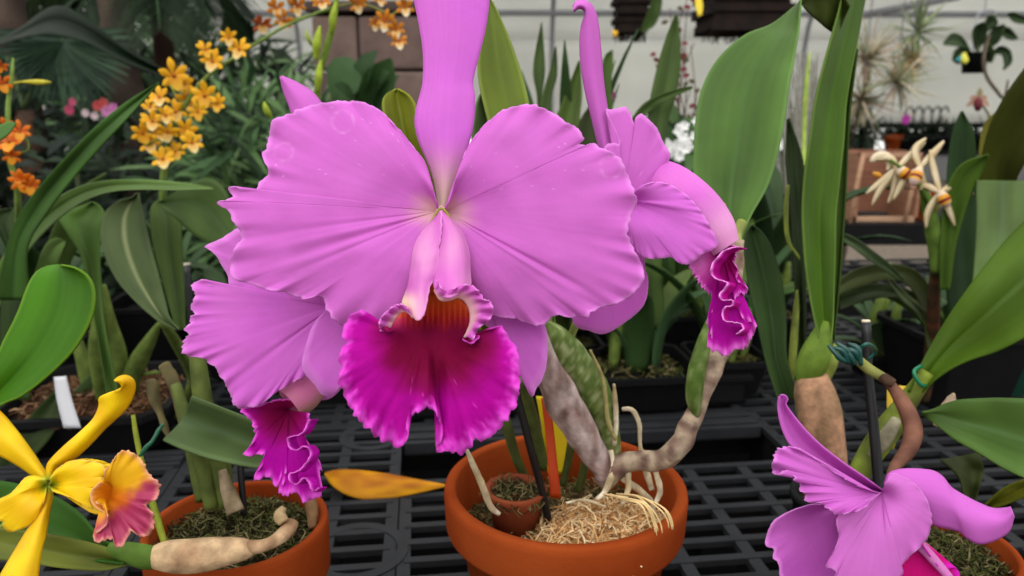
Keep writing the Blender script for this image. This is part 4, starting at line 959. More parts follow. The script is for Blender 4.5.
for pts in ([(94, 290, .90, 2), (96, 325, .90, 5), (97, 350, .92, 8), (103, 385, .96, 9), (106, 418, 1.0, 5)], [(104, 285, .90, 2), (110, 322, .92, 6), (116, 355, .94, 10), (116, 392, .97, 9), (112, 418, 1.0, 5)], [(160, 322, .90, 2), (150, 340, .92, 6), (138, 362, .94, 9), (128, 388, .97, 9), (122, 414, 1.0, 5)], [(162, 322, .80, 3), (172, 336, .84, 5), (185, 360, .90, 5), (192, 385, .97, 5), (170, 420, 1.03, 4)], [(66, 310, .98, 2), (80, 350, .98, 6), (90, 385, 1.0, 8), (94, 412, 1.02, 4)], [(160, 372, .94, 1.6), (145, 374, .95, 2), (125, 382, .97, 2)]):
    b = MB(); b.ptube(pts, sides=12, col=bulbcol((112, 128, 60), (80, 96, 44))); b.build('pseudobulb', STEM, lb)
leafpart(lb, [(55, 410), (80, 385), (100, 365), (120, 352)], [(60, 440), (92, 410), (118, 385), (125, 355)], (1.0, .95), (1.0, .95), (66, 90, 50), seed=88)
leafpart(lb, [(-10, 480), (10, 440), (35, 410), (60, 385)], [(10, 470), (35, 455), (58, 425), (64, 388)], (.9, .9), (.9, .9), (60, 76, 44), seed=89)
b = MB(); b.ptube([(186, 265, 1.05, 4), (190, 300, 1.05, 4), (196, 380, 1.06, 4)], sides=10); k_ = b.build('black_stake', BLACK, lb)
b = MB(); b.ptube([(186, 266, 1.05, 4), (185.6, 263.5, 1.05, 4.6)], sides=10, n=3, col=(216, 206, 180)); b.build('stake_tip', PLAIN, k_)
b = MB(); b.loft([C([(-20, 134), (0, 125), (10, 121.5), (16, 123)], .6), C([(-20, 152), (0, 141), (10, 133), (16, 124)], .6)], n=20, m=7, col=lambda *a: (86, 124, 62))
b.build('leaf', LEAF, lb, thick=.001)

DS[0] = .93
# ================================================================ cream spidery flowers on the right
cr_ = thing('cream_orchid', 'orchid with spidery cream flowers on a brown cane, right of the crate', 'orchid', tuple(on_plane(945, 392)))
CRL = Vector(cr_.location)
square_pot(cr_, CRL.x, CRL.y, BENCH, .15, .10)
b = MB(); b.ptube([(924, 400, 1.08, 5), (929, 370, 1.05, 6), (933, 330, 1.0, 6.5), (934, 295, .96, 6), (936, 266, .93, 5)], sides=14, n=40, col=lambda u, k, q: mixc((92, 58, 40), (60, 50, 34), .5 + .6 * math.sin(u * 60) + noise.noise(q * 60))); b.build('cane', STEM, cr_)
b = MB(); b.ptube([(936, 272, .93, 5), (935, 245, .92, 7), (932, 225, .91, 7), (930, 200, .9, 3), (910, 175, .9, 2), (890, 160, .9, 1.6)], sides=12, n=30, col=bulbcol((96, 120, 48), (70, 94, 36))); b.build('flower_spike', STEM, cr_)
CRM = (222, 206, 172)
def cream_flower(cx, cy, d, tepals, lipang, up=(0, 0)):
    f = MB(); f.ptube([(cx, cy, d, 2.5), (cx + up[0], cy + up[1], d + .01, 1.6)], sides=8, n=6, col=(150, 150, 70))
    f = f.build('blossom', STEM, cr_)
    for tip in tepals:
        b = MB(); pts = [(cx, cy)] + tip
        R = resample([(x, y, 0) for x, y in pts], 14)
        Lf, Rt = [], []
        for i, (x, y, _) in enumerate(R):
            x2, y2, _ = R[min(13, i + 1)]; x1, y1, _ = R[max(0, i - 1)]
            dx, dy = x2 - x1, y2 - y1; l = math.hypot(dx, dy) + 1e-6
            wd = 3.6 * math.sin(PI * min(1, .12 + .84 * i / 13)) ** .7
            Lf.append((x - dy / l * wd, y + dx / l * wd, d + .01 * i / 13)); Rt.append((x + dy / l * wd, y - dx / l * wd, d + .01 * i / 13))
        b.loft([Lf, Rt], n=14, m=5, disp=lambda u, v, x, y: (0, 0, -.003 * math.sin(PI * v)), col=lambda u, v, x, y: mixc(CRM, (206, 184, 140), .5 + n3(x * .1, y * .1)))
        b.build('tepal', YPET, f, thick=.0006)
    ax, ay = lipang
    b = MB(); b.ptube([(cx, cy, d - .002, 3), (cx + ax * .35, cy + ay * .35, d - .008, 5.5), (cx + ax * .7, cy + ay * .7, d - .010, 5.5), (cx + ax, cy + ay, d - .008, 2)], sides=14, n=30,
                      col=lambda u, k, q: (222, 200, 170) if u < .42 else ((220, 150, 20) if u < .56 else ((120, 30, 36) if u < .66 else ((226, 170, 40) if u < .74 else (206, 176, 164)))))
    b.build('lip', YPET, f)
cream_flower(920, 168, .90, [[(932, 155), (944, 141)], [(915, 150), (926, 138)], [(905, 180), (893, 200)], [(925, 190), (936, 208)]], (-8, 18), (6, 16))
cream_flower(940, 192, .89, [[(934, 170), (930, 150)], [(960, 184), (974, 195)], [(928, 212), (926, 228)], [(948, 208), (955, 226)], [(925, 186), (920, 190)]], (8, 14), (-4, 20))
cream_flower(897, 168, .91, [[(880, 190), (872, 205)], [(886, 178), (866, 194)], [(894, 190), (888, 203)], [(908, 158), (925, 142)], [(890, 158), (876, 160)]], (14, 10), (8, 12))
b = MB(); b.ptube([(871, 162, .92, 2), (876, 157, .92, 4), (884, 156, .92, 5), (890, 162, .92, 4), (888, 171, .92, 2)], sides=12, n=16, col=(224, 208, 176)); b.build('bud', YPET, cr_)
b = MB(); b.ptube([(873, 173, .915, 1.5), (878, 175, .915, 3), (882, 176, .915, 1)], sides=10, n=8, col=(214, 150, 50)); b.build('bud', YPET, cr_)
leafpart(cr_, [(938, 270), (930, 240), (922, 215), (920, 196), (918, 185)], [(942, 270), (943, 245), (942, 225), (934, 205), (920, 186)], (.94, .93), (.94, .93), (94, 124, 42), n=40, seed=90)
leafpart(cr_, [(940, 290), (940, 240), (944, 200), (952, 176), (965, 162), (988, 154)], [(950, 290), (956, 245), (966, 210), (976, 185), (984, 168), (989, 155)], (.92, .86), (.92, .86), (92, 128, 50), n=50, seed=91)
leafpart(cr_, [(950, 330), (944, 260), (946, 200), (948, 160), (953, 130), (961, 111)], [(985, 330), (980, 260), (976, 200), (976, 150), (972, 128), (963, 111)], (1.0, .98), (1.0, .98), (58, 88, 56), n=50, seed=92)
leafpart(cr_, [(966, 340), (972, 290), (976, 240), (977, 210), (976.5, 190), (977, 180)], [(1010, 340), (1020, 290), (1026, 240), (1028, 210), (1028, 190), (1028, 181)], (.88, .88), (.88, .88), (114, 142, 96), n=50, fold=.006, seed=93)
leafpart(cr_, [(975, 330), (982, 230), (980, 170), (988, 130), (1005, 95), (1030, 60), (1050, 30)], [(1000, 330), (1010, 230), (1014, 190), (1024, 165), (1044, 140), (1060, 110), (1070, 60)], (.95, .80), (.95, .80), (80, 88, 34), n=60, seed=94)
leafpart(cr_, [(975, 250), (979, 180), (979, 150), (984, 125), (998, 110)], [(990, 250), (992, 190), (1000, 160), (1004, 130), (1000, 111)], (.96, .96), (.96, .96), (120, 118, 36), n=40, seed=95)
leafpart(cr_, [(838, 280), (856, 269), (880, 264), (905, 266), (922, 276), (934, 300), (934, 340)], [(830, 300), (850, 290), (875, 282), (898, 281), (912, 290), (922, 312), (928, 350)], (.95, 1.0), (.95, 1.0), (80, 92, 56), n=50, seed=96)
leafpart(cr_, [(834, 236), (850, 246), (866, 258), (884, 270), (902, 282)], [(833, 228), (855, 238), (872, 250), (890, 264), (904, 280)], (.9, .95), (.9, .95), (84, 104, 80), n=30, seed=97)
leafpart(cr_, [(928, 330), (915, 312), (900, 298), (885, 276)], [(934, 322), (920, 305), (903, 290), (886, 275)], (1.0, .97), (1.0, .97), (100, 116, 90), n=30, seed=98)
leafpart(cr_, [(840, 310), (870, 300), (900, 298), (925, 310)], [(838, 292), (870, 284), (900, 286), (930, 300)], (1.1, 1.12), (1.1, 1.12), (52, 66, 36), n=30, seed=99)

DS[0] = 1.0
# ================================================================ generic strap-leaved orchids on the benches behind
def world_leaf(parent, base, az, lean, L, w, col, droop=1.0, name='leaf', mat=LEAF, n=12, m=5):
    d = Vector((math.cos(az), math.sin(az), 0)); p = Vector(base); ang = lean; P = []; CC = []
    side = Vector((-math.sin(az), math.cos(az), 0))
    for i in range(n):
        u = i / (n - 1)
        ww = w * (.35 + .65 * math.sin(PI * min(1, u * .9 + .12)) ** .7) * (1 if u < .85 else math.sqrt(max(.02, (1 - u) / .15)))
        t = d * math.sin(ang) + Vector((0, 0, 1)) * math.cos(ang)
        nr = -d * math.cos(ang) + Vector((0, 0, 1)) * math.sin(ang)
        row = []; cc = []
        for j in range(m):
            q = j / (m - 1) * 2 - 1
            row.append(p + side * (q * ww * .5) + nr * (abs(q) * ww * .22)); cc.append(mixc(col, tuple(k * .7 for k in col), .5 + .6 * noise.noise(Vector((u * 3, q, az * 5)))))
        P.append(row); CC.append(cc); p = p + t * (L / (n - 1)); ang += droop * .09 * (1 + u)
    b = MB(); b.grid(P, CC); return b.build(name, mat, parent, thick=.0012)

GR = [(74, 104, 48), (58, 86, 42), (92, 116, 54), (48, 72, 40), (66, 96, 58), (100, 120, 60)]
def strap_orchid(x, y, z, label, nl=9, L=.25, w=.035, pot=.12, ph=.085, seed=0, lean=(.05, .5), bulbs=3, cols=GR, potmat=BLKP, rnd=False, droop=1.0, name='leafy_orchid'):
    random.seed(seed)
    yn = row_y(y); k_ = yn / y; x = x * k_; y = yn; pot *= k_; ph *= k_; L *= k_; w *= k_
    t = thing(name, label, 'orchid', (x, y, z))
    if rnd:
        clay_pot(t, Vector((x, y, z)), pot / 2, ph) if potmat is TERRA else clay_pot(t, Vector((x, y, z)), pot / 2, ph, mat=potmat)
    else:
        square_pot(t, x, y, z, pot, ph, mat=potmat)
    tuft_field(t, (x, y, 0), pot * .44, z + ph - .012, 260, .014, .001, [(96, 92, 50), (60, 56, 34), (130, 120, 80), (80, 90, 40)], flat=.7, hump=.01)
    for k in range(bulbs):
        a = random.uniform(0, 6.28); q = pot * .22
        bx, by = x + q * math.cos(a), y + q * math.sin(a)
        h = random.uniform(.05, .09); r = random.uniform(.006, .011)
        b = MB(); b.tube([(bx, by, z + ph - .01, r * .8), (bx + .004, by, z + ph + h * .5, r * 1.2), (bx + .006, by, z + ph + h, r * .6)], sides=10, n=12, col=(100, 118, 52)); b.build('pseudobulb', STEM, t)
    for k in range(nl):
        a = k * 2.4 + random.uniform(-.4, .4); q = pot * random.uniform(.05, .25)
        world_leaf(t, (x + q * math.cos(a), y + q * math.sin(a), z + ph - .01), a, random.uniform(*lean), L * random.uniform(.7, 1.15), w * random.uniform(.7, 1.2), random.choice(cols), droop=droop * random.uniform(.5, 1.4))
    return t
def bx_(px, d): return W(px, 300, d).x
B1 = BENCH
strap_orchid(bx_(645, 1.15), 1.16, B1 + .006, 'leafy orchid in a mossy black pot below the side-facing pink lip', nl=10, L=.20, w=.045, pot=.17, ph=.06, seed=3, lean=(.0, .4))
strap_orchid(bx_(735, 1.22), 1.22, B1 + .006, 'narrow-leaved orchid in a black pot left of the tall leaf', nl=9, L=.26, w=.032, pot=.12, ph=.06, seed=4)
strap_orchid(bx_(560, 1.3), 1.28, B1 + .006, 'orchid in a black pot directly behind the central pot', nl=9, L=.24, w=.04, pot=.14, ph=.07, seed=5, lean=(0, .3))
strap_orchid(bx_(690, 1.5), 1.52, B1, 'tall green orchid at the back edge, right of centre', nl=10, L=.34, w=.04, pot=.14, ph=.09, seed=6, lean=(0, .3))
strap_orchid(bx_(775, 1.5), 1.5, B1, 'dark leaved orchid behind the big broad leaf', nl=10, L=.36, w=.045, pot=.14, ph=.09, seed=8, lean=(0, .3), cols=[(50, 72, 36), (40, 60, 34), (60, 84, 44)])
strap_orchid(bx_(905, 1.3), 1.32, B1, 'small starry orchid with short pointed leaves beside the brown cane', nl=16, L=.14, w=.024, pot=.09, ph=.05, seed=9, lean=(.1, 1.0), cols=[(96, 120, 84), (82, 108, 70)])
strap_orchid(bx_(990, 1.25), 1.27, B1, 'orchid in the green pot at the right edge of the bench', nl=8, L=.2, w=.04, pot=.20, ph=.07, seed=10, potmat=mat_col('green_plastic', rough=.4, color=(22, 58, 44)), lean=(.1, .6))
strap_orchid(bx_(20, 1.25), 1.27, B1, 'dark bushy orchid behind the glossy rounded leaf at far left', nl=12, L=.30, w=.045, pot=.15, ph=.09, seed=11, lean=(0, .6))
strap_orchid(bx_(235, 1.35), 1.36, B1, 'dark-leaved orchid in a black pot behind the left-hand pink flower', nl=10, L=.22, w=.04, pot=.15, ph=.08, seed=12, cols=[(50, 72, 36), (40, 60, 34)])
strap_orchid(bx_(320, 1.2), 1.2, B1, 'low orchid in a black pot behind the big left petal', nl=8, L=.16, w=.04, pot=.13, ph=.07, seed=13, cols=[(50, 72, 36), (60, 84, 44)])
strap_orchid(bx_(150, 1.5), 1.52, B1, 'spreading orchid at the back edge, left side', nl=11, L=.26, w=.04, pot=.14, ph=.08, seed=14, cols=[(56, 80, 44), (66, 90, 50)])
# tall thin leaved plants between the dorsal sepals
t = strap_orchid(bx_(570, 1.45), 1.5, B1, 'tall orchid whose upright leaves rise between the two tall pink sepals', nl=6, L=.5, w=.035, pot=.15, ph=.1, seed=16, lean=(0, .12), droop=.25)
leafpart(t, [(505, 330), (520, 200), (537, 110), (533, 70), (541, 24)], [(560, 330), (545, 200), (541, 110), (545, 70), (542, 22)], (1.13, 1.10), (1.13, 1.10), (86, 112, 66), n=40, seed=101)
leafpart(t, [(520, 330), (535, 200), (540, 110), (550, 70), (555, 48)], [(560, 330), (560, 200), (551, 110), (557, 75), (556, 46)], (1.12, 1.08), (1.12, 1.08), (96, 120, 76), n=40, seed=102)
leafpart(t, [(540, 330), (545, 200), (553, 130), (563, 100), (578, 62)], [(600, 330), (590, 200), (580, 130), (582, 95), (580, 60)], (1.08, 1.08), (1.08, 1.08), (96, 122, 58), n=40, seed=103)
leafpart(t, [(600, 330), (600, 200), (600, 100), (603, 60), (612, 50)], [(625, 330), (622, 200), (612, 100), (613, 65), (613, 50)], (1.08, 1.08), (1.08, 1.08), (86, 116, 56), n=40, seed=104)
leafpart(t, [(640, 330), (642, 200), (647, 120), (655, 75), (665, 40), (675, 15)], [(665, 330), (660, 200), (668, 125), (676, 95), (681, 60), (678, 15)], (1.0, 1.0), (1.0, 1.0), (82, 108, 58), n=50, seed=105)
leafpart(t, [(625, 130), (640, 107), (655, 97), (675, 90), (692, 86)], [(630, 140), (645, 116), (660, 105), (678, 95), (693, 88)], (1.0, .97), (1.0, .97), (90, 118, 66), n=30, seed=106)

leafpart(t, [(570, 330), (570, 200), (577, 130), (590, 104)], [(612, 330), (608, 200), (603, 135), (592, 104)], (1.0, 1.0), (1.0, 1.0), (66, 78, 44), n=40, seed=107)  # dark leaf added to stand for the shaded petal piece in the notch
# ================================================================ dancing-lady sprays
def blossom(parent, cx, cy, d, s, seed, lipc=(236, 220, 170), c1=(244, 194, 30), c2=(228, 150, 26)):
    rr = random.Random(seed)
    o = W(cx, cy, d); k = d / F; s = s * k
    face = (CAM - o).normalized(); face = (face + Vector((rr.uniform(-.5, .5), rr.uniform(-.3, .3), rr.uniform(-.3, .5)))).normalized()
    up = Vector((rr.uniform(-.35, .35), 0, 1)); up = (up - face * up.dot(face)).normalized(); sd = up.cross(face)
    f = MB()
    for a, L, w in ((90, .95, .42), (35, .9, .42), (145, .9, .42), (-20, .85, .36), (200, .85, .36)):
        a = math.radians(a + rr.uniform(-12, 12)); dr = sd * math.cos(a) + up * math.sin(a) + face * rr.uniform(0, .35)
        f.blade(o, dr, face, L * s, w * s, curl=rr.uniform(-.6, .5), cup=.15, col=mixc(c2, c1, .25), col2=c1, n=7, m=3, shape=.62)
    f = f.build('blossom', YPET, parent, thick=.0004)
    b = MB()
    for a, L, w in ((-90, .8, .62), (-55, .55, .4), (-125, .55, .4)):
        a = math.radians(a); dr = sd * math.cos(a) + up * math.sin(a) + face * .45
        b.blade(o + face * s * .08, dr, face, L * s, w * s, curl=.5, cup=.1, col=(214, 140, 20), col2=lipc, n=7, m=3, shape=.62)
    b.tube([tuple(o + face * s * .02) + (s * .08,), tuple(o + face * s * .2) + (s * .1,)], sides=8, n=3, col=(176, 84, 20))
    b.build('lip', YPET, f)

on = thing('oncidium', 'tall orchid spray of small yellow-orange flowers, left of the big pink one', 'orchid', tuple(on_plane(163, 352)))
OL = Vector(on.location); square_pot(on, OL.x, OL.y, BENCH, .13, .09)
b = MB(); b.ptube([(163, 350, 1.23, 4), (162, 290, 1.2, 3.5), (163, 190, 1.1, 3.5), (166, 160, 1.08, 3), (172, 130, 1.06, 2.6), (188, 100, 1.05, 2.2), (208, 76, 1.05, 2), (235, 57, 1.05, 1.8), (262, 40, 1.05, 1.6), (290, 24, 1.05, 1.5), (330, 8, 1.05, 1.4)], sides=10, n=60, col=bulbcol((112, 130, 62), (90, 110, 50)))
b.build('flower_spike', STEM, on)
for pts in ([(172, 130), (160, 138), (145, 146)], [(175, 122), (188, 132), (196, 142)], [(186, 103), (176, 95), (170, 84)], [(200, 84), (212, 92), (218, 100)], [(168, 150), (166, 158), (163, 168)], [(236, 56), (240, 52), (243, 48)], [(213, 74), (212, 64), (208, 56)]):
    b = MB(); b.ptube([(x, y, 1.05, 1.1) for x, y in pts], sides=6, n=6, col=(120, 136, 60)); b.build('flower_stalk', STEM, on)
SP = [(173, 76, 19), (160, 98, 14), (186, 100, 15), (205, 96, 17), (176, 112, 14), (152, 122, 14), (142, 134, 14), (150, 144, 14), (168, 132, 13), (186, 130, 14), (192, 143, 14), (163, 160, 15), (175, 152, 12), (213, 62, 15), (240, 50, 14), (205, 50, 11), (229, 38, 11), (150, 108, 10), (198, 112, 12), (183, 84, 13), (165, 116, 12), (218, 104, 12), (196, 92, 12), (158, 134, 12)]
for i, (x, y, s_) in enumerate(SP):
    blossom(on, x, y, 1.03 + .03 * ((i * 7) % 5) / 5, s_, i, lipc=(240, 226, 170) if i % 3 else (232, 190, 60))

on2 = thing('oncidium', 'budding orange and white orchid spray in front of the brown block pier', 'orchid', tuple(on_plane(330, 338)))
OL = Vector(on2.location); square_pot(on2, OL.x, OL.y, BENCH, .12, .09)
b = MB(); b.ptube([(330, 330, 1.35, 4), (322, 200, 1.2, 3.5), (318, 110, 1.15, 3.2), (318, 80, 1.13, 3), (326, 50, 1.12, 3.5), (334, 20, 1.12, 3), (338, -20, 1.12, 2.5)], sides=10, n=40, col=bulbcol((118, 142, 50), (96, 120, 40))); b.build('flower_spike', STEM, on2)
for x0, y0, x1, y1, r in ((316, 60, 320, 26, 4.5), (318, 92, 321, 60, 4), (332, 34, 336, 2, 4), (271, 118, 264, 102, 3.4), (312, 46, 306, 30, 2)):
    b = MB(); b.ptube([(x0, y0, 1.11, r * .5), ((x0 + x1) / 2 - 1, (y0 + y1) / 2, 1.10, r), (x1, y1, 1.10, r * .25)], sides=10, n=12, col=(142, 160, 50)); b.build('bud', STEM, on2)
b = MB(); b.ptube([(330, 8, 1.12, 1.4), (360, 4, 1.12, 1.4), (390, 16, 1.12, 1.4), (400, 34, 1.12, 1.2)], sides=6, n=14, col=(110, 110, 60)); b.build('flower_stalk', STEM, on2)
b = MB(); b.ptube([(390, 16, 1.12, 1.2), (400, 10, 1.12, 1.2), (408, 4, 1.12, 1.2)], sides=6, n=6, col=(110, 110, 60)); b.build('flower_stalk', STEM, on2)
b = MB(); b.ptube([(330, 10, 1.12, 1.4), (300, 18, 1.12, 1.4), (262, 28, 1.12, 1.2)], sides=6, n=10, col=(110, 120, 60)); b.build('flower_stalk', STEM, on2)
for i, (x, y, s_, c) in enumerate([(262, 24, 13, 1), (284, 21, 12, 0), (276, 8, 12, 0), (298, 6, 13, 0), (322, 3, 12, 0), (358, 4, 12, 0), (384, 22, 14, 0), (396, 30, 12, 0), (399, 42, 11, 0), (376, 24, 9, 0), (405, 8, 12, 0), (362, -4, 10, 0), (380, 0, 9, 0)]):
    blossom(on2, x, y, 1.10, s_, 40 + i, lipc=(240, 232, 214), c1=(214, 110, 60) if c else (222, 150, 24), c2=(170, 76, 20))

on3 = thing('oncidium', 'orange-red spotted flower spray with a pointed bud at the far left edge', 'orchid', tuple(on_plane(0, 372)))
OL = Vector(on3.location); square_pot(on3, OL.x, OL.y, BENCH, .12, .09)
b = MB(); b.ptube([(0, 372, 1.12, 4), (14, 300, 1.05, 3.4), (18, 200, .9, 3), (10, 160, .88, 2.6), (8, 110, .88, 2.4), (12, 76, .88, 2), (13, 58, .88, 1)], sides=10, n=40, col=bulbcol((118, 142, 70), (96, 120, 50))); b.build('flower_spike', STEM, on3)
b = MB(); b.ptube([(10, 84, .88, 1.2), (22, 82, .88, 1.2), (32, 82, .88, 2.4), (42, 82.5, .88, 2.8), (51, 82, .88, .8)], sides=8, n=16, col=(168, 158, 50)); b.build('bud', STEM, on3)
b = MB(); b.ptube([(20, 135, .88, 1), (27, 140, .88, 1), (28, 150, .88, 1), (18, 153, .88, 1)], sides=6, n=12, col=(110, 130, 60)); b.build('flower_stalk', STEM, on3)
for i, (x, y, s_) in enumerate([(2, 84, 12), (0, 66, 9), (10, 143, 17), (20, 132, 13), (4, 128, 12), (12, 156, 11), (22, 182, 14), (30, 186, 12), (18, 178, 10)]):
    blossom(on3, x, y, .87, s_, 70 + i, lipc=(230, 150, 30), c1=(228, 130, 14), c2=(190, 60, 10))

# ================================================================ background, left: trees, palms, piers
def shrub(name, label, cx, y, cz, rx, ry, rz, n, L, w, cols, seed, ground=True, group=None, cat='shrub'):
    random.seed(seed)
    a_ = math.radians(8); o_ = Vector((cx, y, cz - 1.09)); dd_ = o_.y * math.cos(a_) - o_.z * math.sin(a_); uu_ = o_.y * math.sin(a_) + o_.z * math.cos(a_)
    k_ = .74; q_ = W(512 + cx / dd_ * F, 288 - uu_ / dd_ * F, dd_ * k_)
    cx, y, cz = q_; rx *= k_; ry *= k_; rz *= k_; L *= k_; w *= k_
    t = thing(name, label, cat, (cx, y, 0), group)
    b = MB()
    for i in range(n):
        while True:
            p = Vector((random.uniform(-1, 1), random.uniform(-1, 1), random.uniform(-1, 1)))
            if .25 < p.length < 1: break
        q = Vector((cx + p.x * rx, y + p.y * ry, cz + p.z * rz))
        if q.z < .02: continue
        d = (p + Vector((random.gauss(0, .6), random.gauss(0, .6), random.gauss(0, .6) - .3))).normalized()
        b.blade(q, d, Vector((random.gauss(0, .5), -.6, 1)), L * random.uniform(.6, 1.3), w * random.uniform(.7, 1.3), curl=random.uniform(0, .9), col=random.choice(cols), n=5, m=3)
    b.build('foliage', LEAF, t)
    b = MB()
    for k in range(5):
        a = k * 1.3; b.tube([(cx + .05 * math.cos(a), y + .05 * math.sin(a), 0, .02), (cx + rx * .3 * math.cos(a), y + ry * .3 * math.sin(a), cz * .6, .015), (cx + rx * .6 * math.cos(a + .3), y + ry * .6 * math.sin(a + .3), cz + rz * .3, .006)], sides=7, n=10, col=(84, 68, 52))
    b.build('branches', STEM, t)
    return t
DK = [(26, 38, 24), (18, 28, 19), (34, 48, 30), (22, 34, 26), (42, 56, 38)]
MD = [(62, 90, 52), (48, 72, 42), (80, 108, 62), (40, 60, 36), (92, 118, 74)]
shrub('dense_shrub', 'dark leafy shrub low at the far left, under the fan palm', -3.2, 4.6, .75, 1.0, .7, .85, 1500, .22, .05, DK, 1)
shrub('dense_shrub', 'dark shrub behind the yellow-orange flower spray', -1.75, 4.3, .72, .9, .6, .78, 1500, .20, .05, DK, 2)
shrub('dense_shrub', 'mid-green narrow-leaved shrub between the spray and the brown blocks', -1.15, 3.6, .92, .42, .4, .62, 1300, .22, .028, MD, 3)
shrub('dense_shrub', 'dark shrub low behind the central flower', -.2, 4.2, .55, .9, .5, .60, 1300, .2, .05, DK, 4)
shrub('dense_shrub', 'dark shrub low behind the broad leaf on the right', .95, 4.4, .5, .8, .5, .58, 1200, .2, .05, DK, 5)
shrub('dense_tree', 'tall dark tree filling the upper left behind the palms', -6.2, 8.6, 2.4, 2.4, .9, 1.9, 2200, .44, .09, DK, 6, cat='tree')
shrub('dense_tree', 'olive tree crown behind the yellow spray and banana leaf', -2.7, 6.6, 1.55, 1.2, .7, .85, 1500, .28, .06, MD + DK, 7, cat='tree')

def frond(parent, base, tip, sag, n=26, L=.35, w=.02, col=(44, 66, 40), name='frond', spread=.9, droop=.3):
    b = MB(); A = Vector(base); B = Vector(tip); M_ = (A + B) / 2 + Vector((0, 0, sag))
    pts = [A, M_, B]
    R = resample([tuple(p) for p in pts], n)
    b.tube([tuple(p) + (.012 * (1 - i / n) + .002,) for i, p in enumerate(R)], sides=6, n=n, col=tuple(c * 1.3 for c in col))
    for i in range(2, n):
        p = Vector(R[i]); t = (Vector(R[min(n - 1, i + 1)]) - Vector(R[i - 1])).normalized()
        s_ = t.cross(Vector((0, 0, 1))); s_ = s_.normalized() if s_.length > .01 else Vector((1, 0, 0))
        l = L * math.sin(PI * (.12 + .8 * i / n)) ** .6
        for sg in (-1, 1):
            d = (s_ * sg * spread + t * .7 + Vector((0, 0, -droop))).normalized()
            b.blade(p, d, Vector((0, -.3, 1)), l, w, curl=.5, cup=.3, col=mixc(col, tuple(c * .6 for c in col), random.random()), n=5, m=3, shape=.4)
    return b.build(name, LEAF, parent)
random.seed(21)
DS[0] = .74
PT_ = W(160, 20, 5.2)
pl = thing('feather_palm', 'feather palm with drooping fronds across the upper left', 'palm', (PT_.x, PT_.y, 0))
b = MB(); b.tube([(PT_.x, PT_.y, 0, .08), (PT_.x + .02, PT_.y, PT_.z * .5, .07), tuple(PT_) + (.05,)], sides=14, n=24, col=lambda u, k, q: mixc((98, 74, 60), (64, 48, 40), .5 + .5 * math.sin(u * 90)), wob=.15, freq=20); b.build('trunk', BARK, pl)
for (px_, py_, d_, sag) in ((30, -10, 5.0, .3), (110, -30, 5.4, .4), (190, -10, 5.0, .35), (225, 50, 4.8, .35), (60, 40, 4.6, .3), (215, -50, 5.2, .5), (160, 30, 4.4, .4), (250, 20, 5.6, .3), (20, 60, 4.8, .3)):
    frond(pl, tuple(PT_), tuple(W(px_, py_, d_)), sag * .74, n=34, L=.38, w=.018, col=random.choice(((50, 72, 44), (70, 92, 58), (40, 60, 36), (96, 110, 76))))
fp = thing('fan_palm', 'fan palm with a broad pleated leaf at left, above the pink blooms', 'palm', (W(20, 100, 4.3).x, W(20, 100, 4.3).y, 0))
FP_ = W(24, 110, 4.3)
b = MB(); b.tube([(FP_.x, FP_.y, 0, .06), (FP_.x, FP_.y, FP_.z * .6, .05), tuple(FP_) + (.04,)], sides=12, n=20, col=lambda u, k, q: mixc((96, 74, 58), (54, 42, 34), .5 + .5 * math.sin(u * 70)), wob=.2, freq=20); b.build('trunk', BARK, fp)
for (cx, cy, d_, a0, a1, L) in ((64, 40, 4.2, -190, 10, .30), (6, 56, 4.4, -200, -10, .27)):
    o = W(cx, cy, d_)
    b = MB()
    b.tube([tuple(FP_) + (.010,), tuple((FP_ + o) / 2 + Vector((0, 0, .04))) + (.008,), tuple(o) + (.008,)], sides=6, n=10, col=(70, 84, 50))
    for k in range(34):
        a = math.radians(a0 + (a1 - a0) * k / 33); d = Vector((math.cos(a), -.25, math.sin(a)))
        b.blade(o, d, Vector((0, -1, .3)), L * random.uniform(.85, 1.05), .04, curl=.35, cup=.3, col=random.choice(((44, 64, 46), (34, 52, 38), (56, 78, 58))), n=8, m=3, shape=.35)
    b.build('fan_leaf', LEAF, fp)
# banana-like dark arching leaf
bn = thing('banana_plant', 'big dark arching banana leaf across the upper left corner', 'plant', (W(-90, 200, 3.2).x, W(-90, 200, 3.2).y, 0))
BP_ = W(-90, 200, 3.2)
b = MB(); b.tube([(BP_.x, BP_.y, 0, .06), tuple(BP_) + (.045,), tuple(W(-60, 66, 3.2)) + (.022,)], sides=12, n=16, col=(60, 74, 44)); b.build('stalk', STEM, bn)
leafpart(bn, [(-60, 60), (-10, 44), (20, 28), (45, 10), (62, 6), (80, 14), (100, 28), (125, 48), (148, 62), (180, 76), (204, 84)], [(-60, 72), (-20, 52), (10, 42), (40, 35), (60, 36), (85, 42), (105, 52), (125, 62), (150, 72), (180, 82), (205, 86)], (3.2, 3.0), (3.0, 3.0), (17, 36, 18), fold=.05, n=60, seed=110, wob=.01, thick=.004)
DS[0] = 1.0
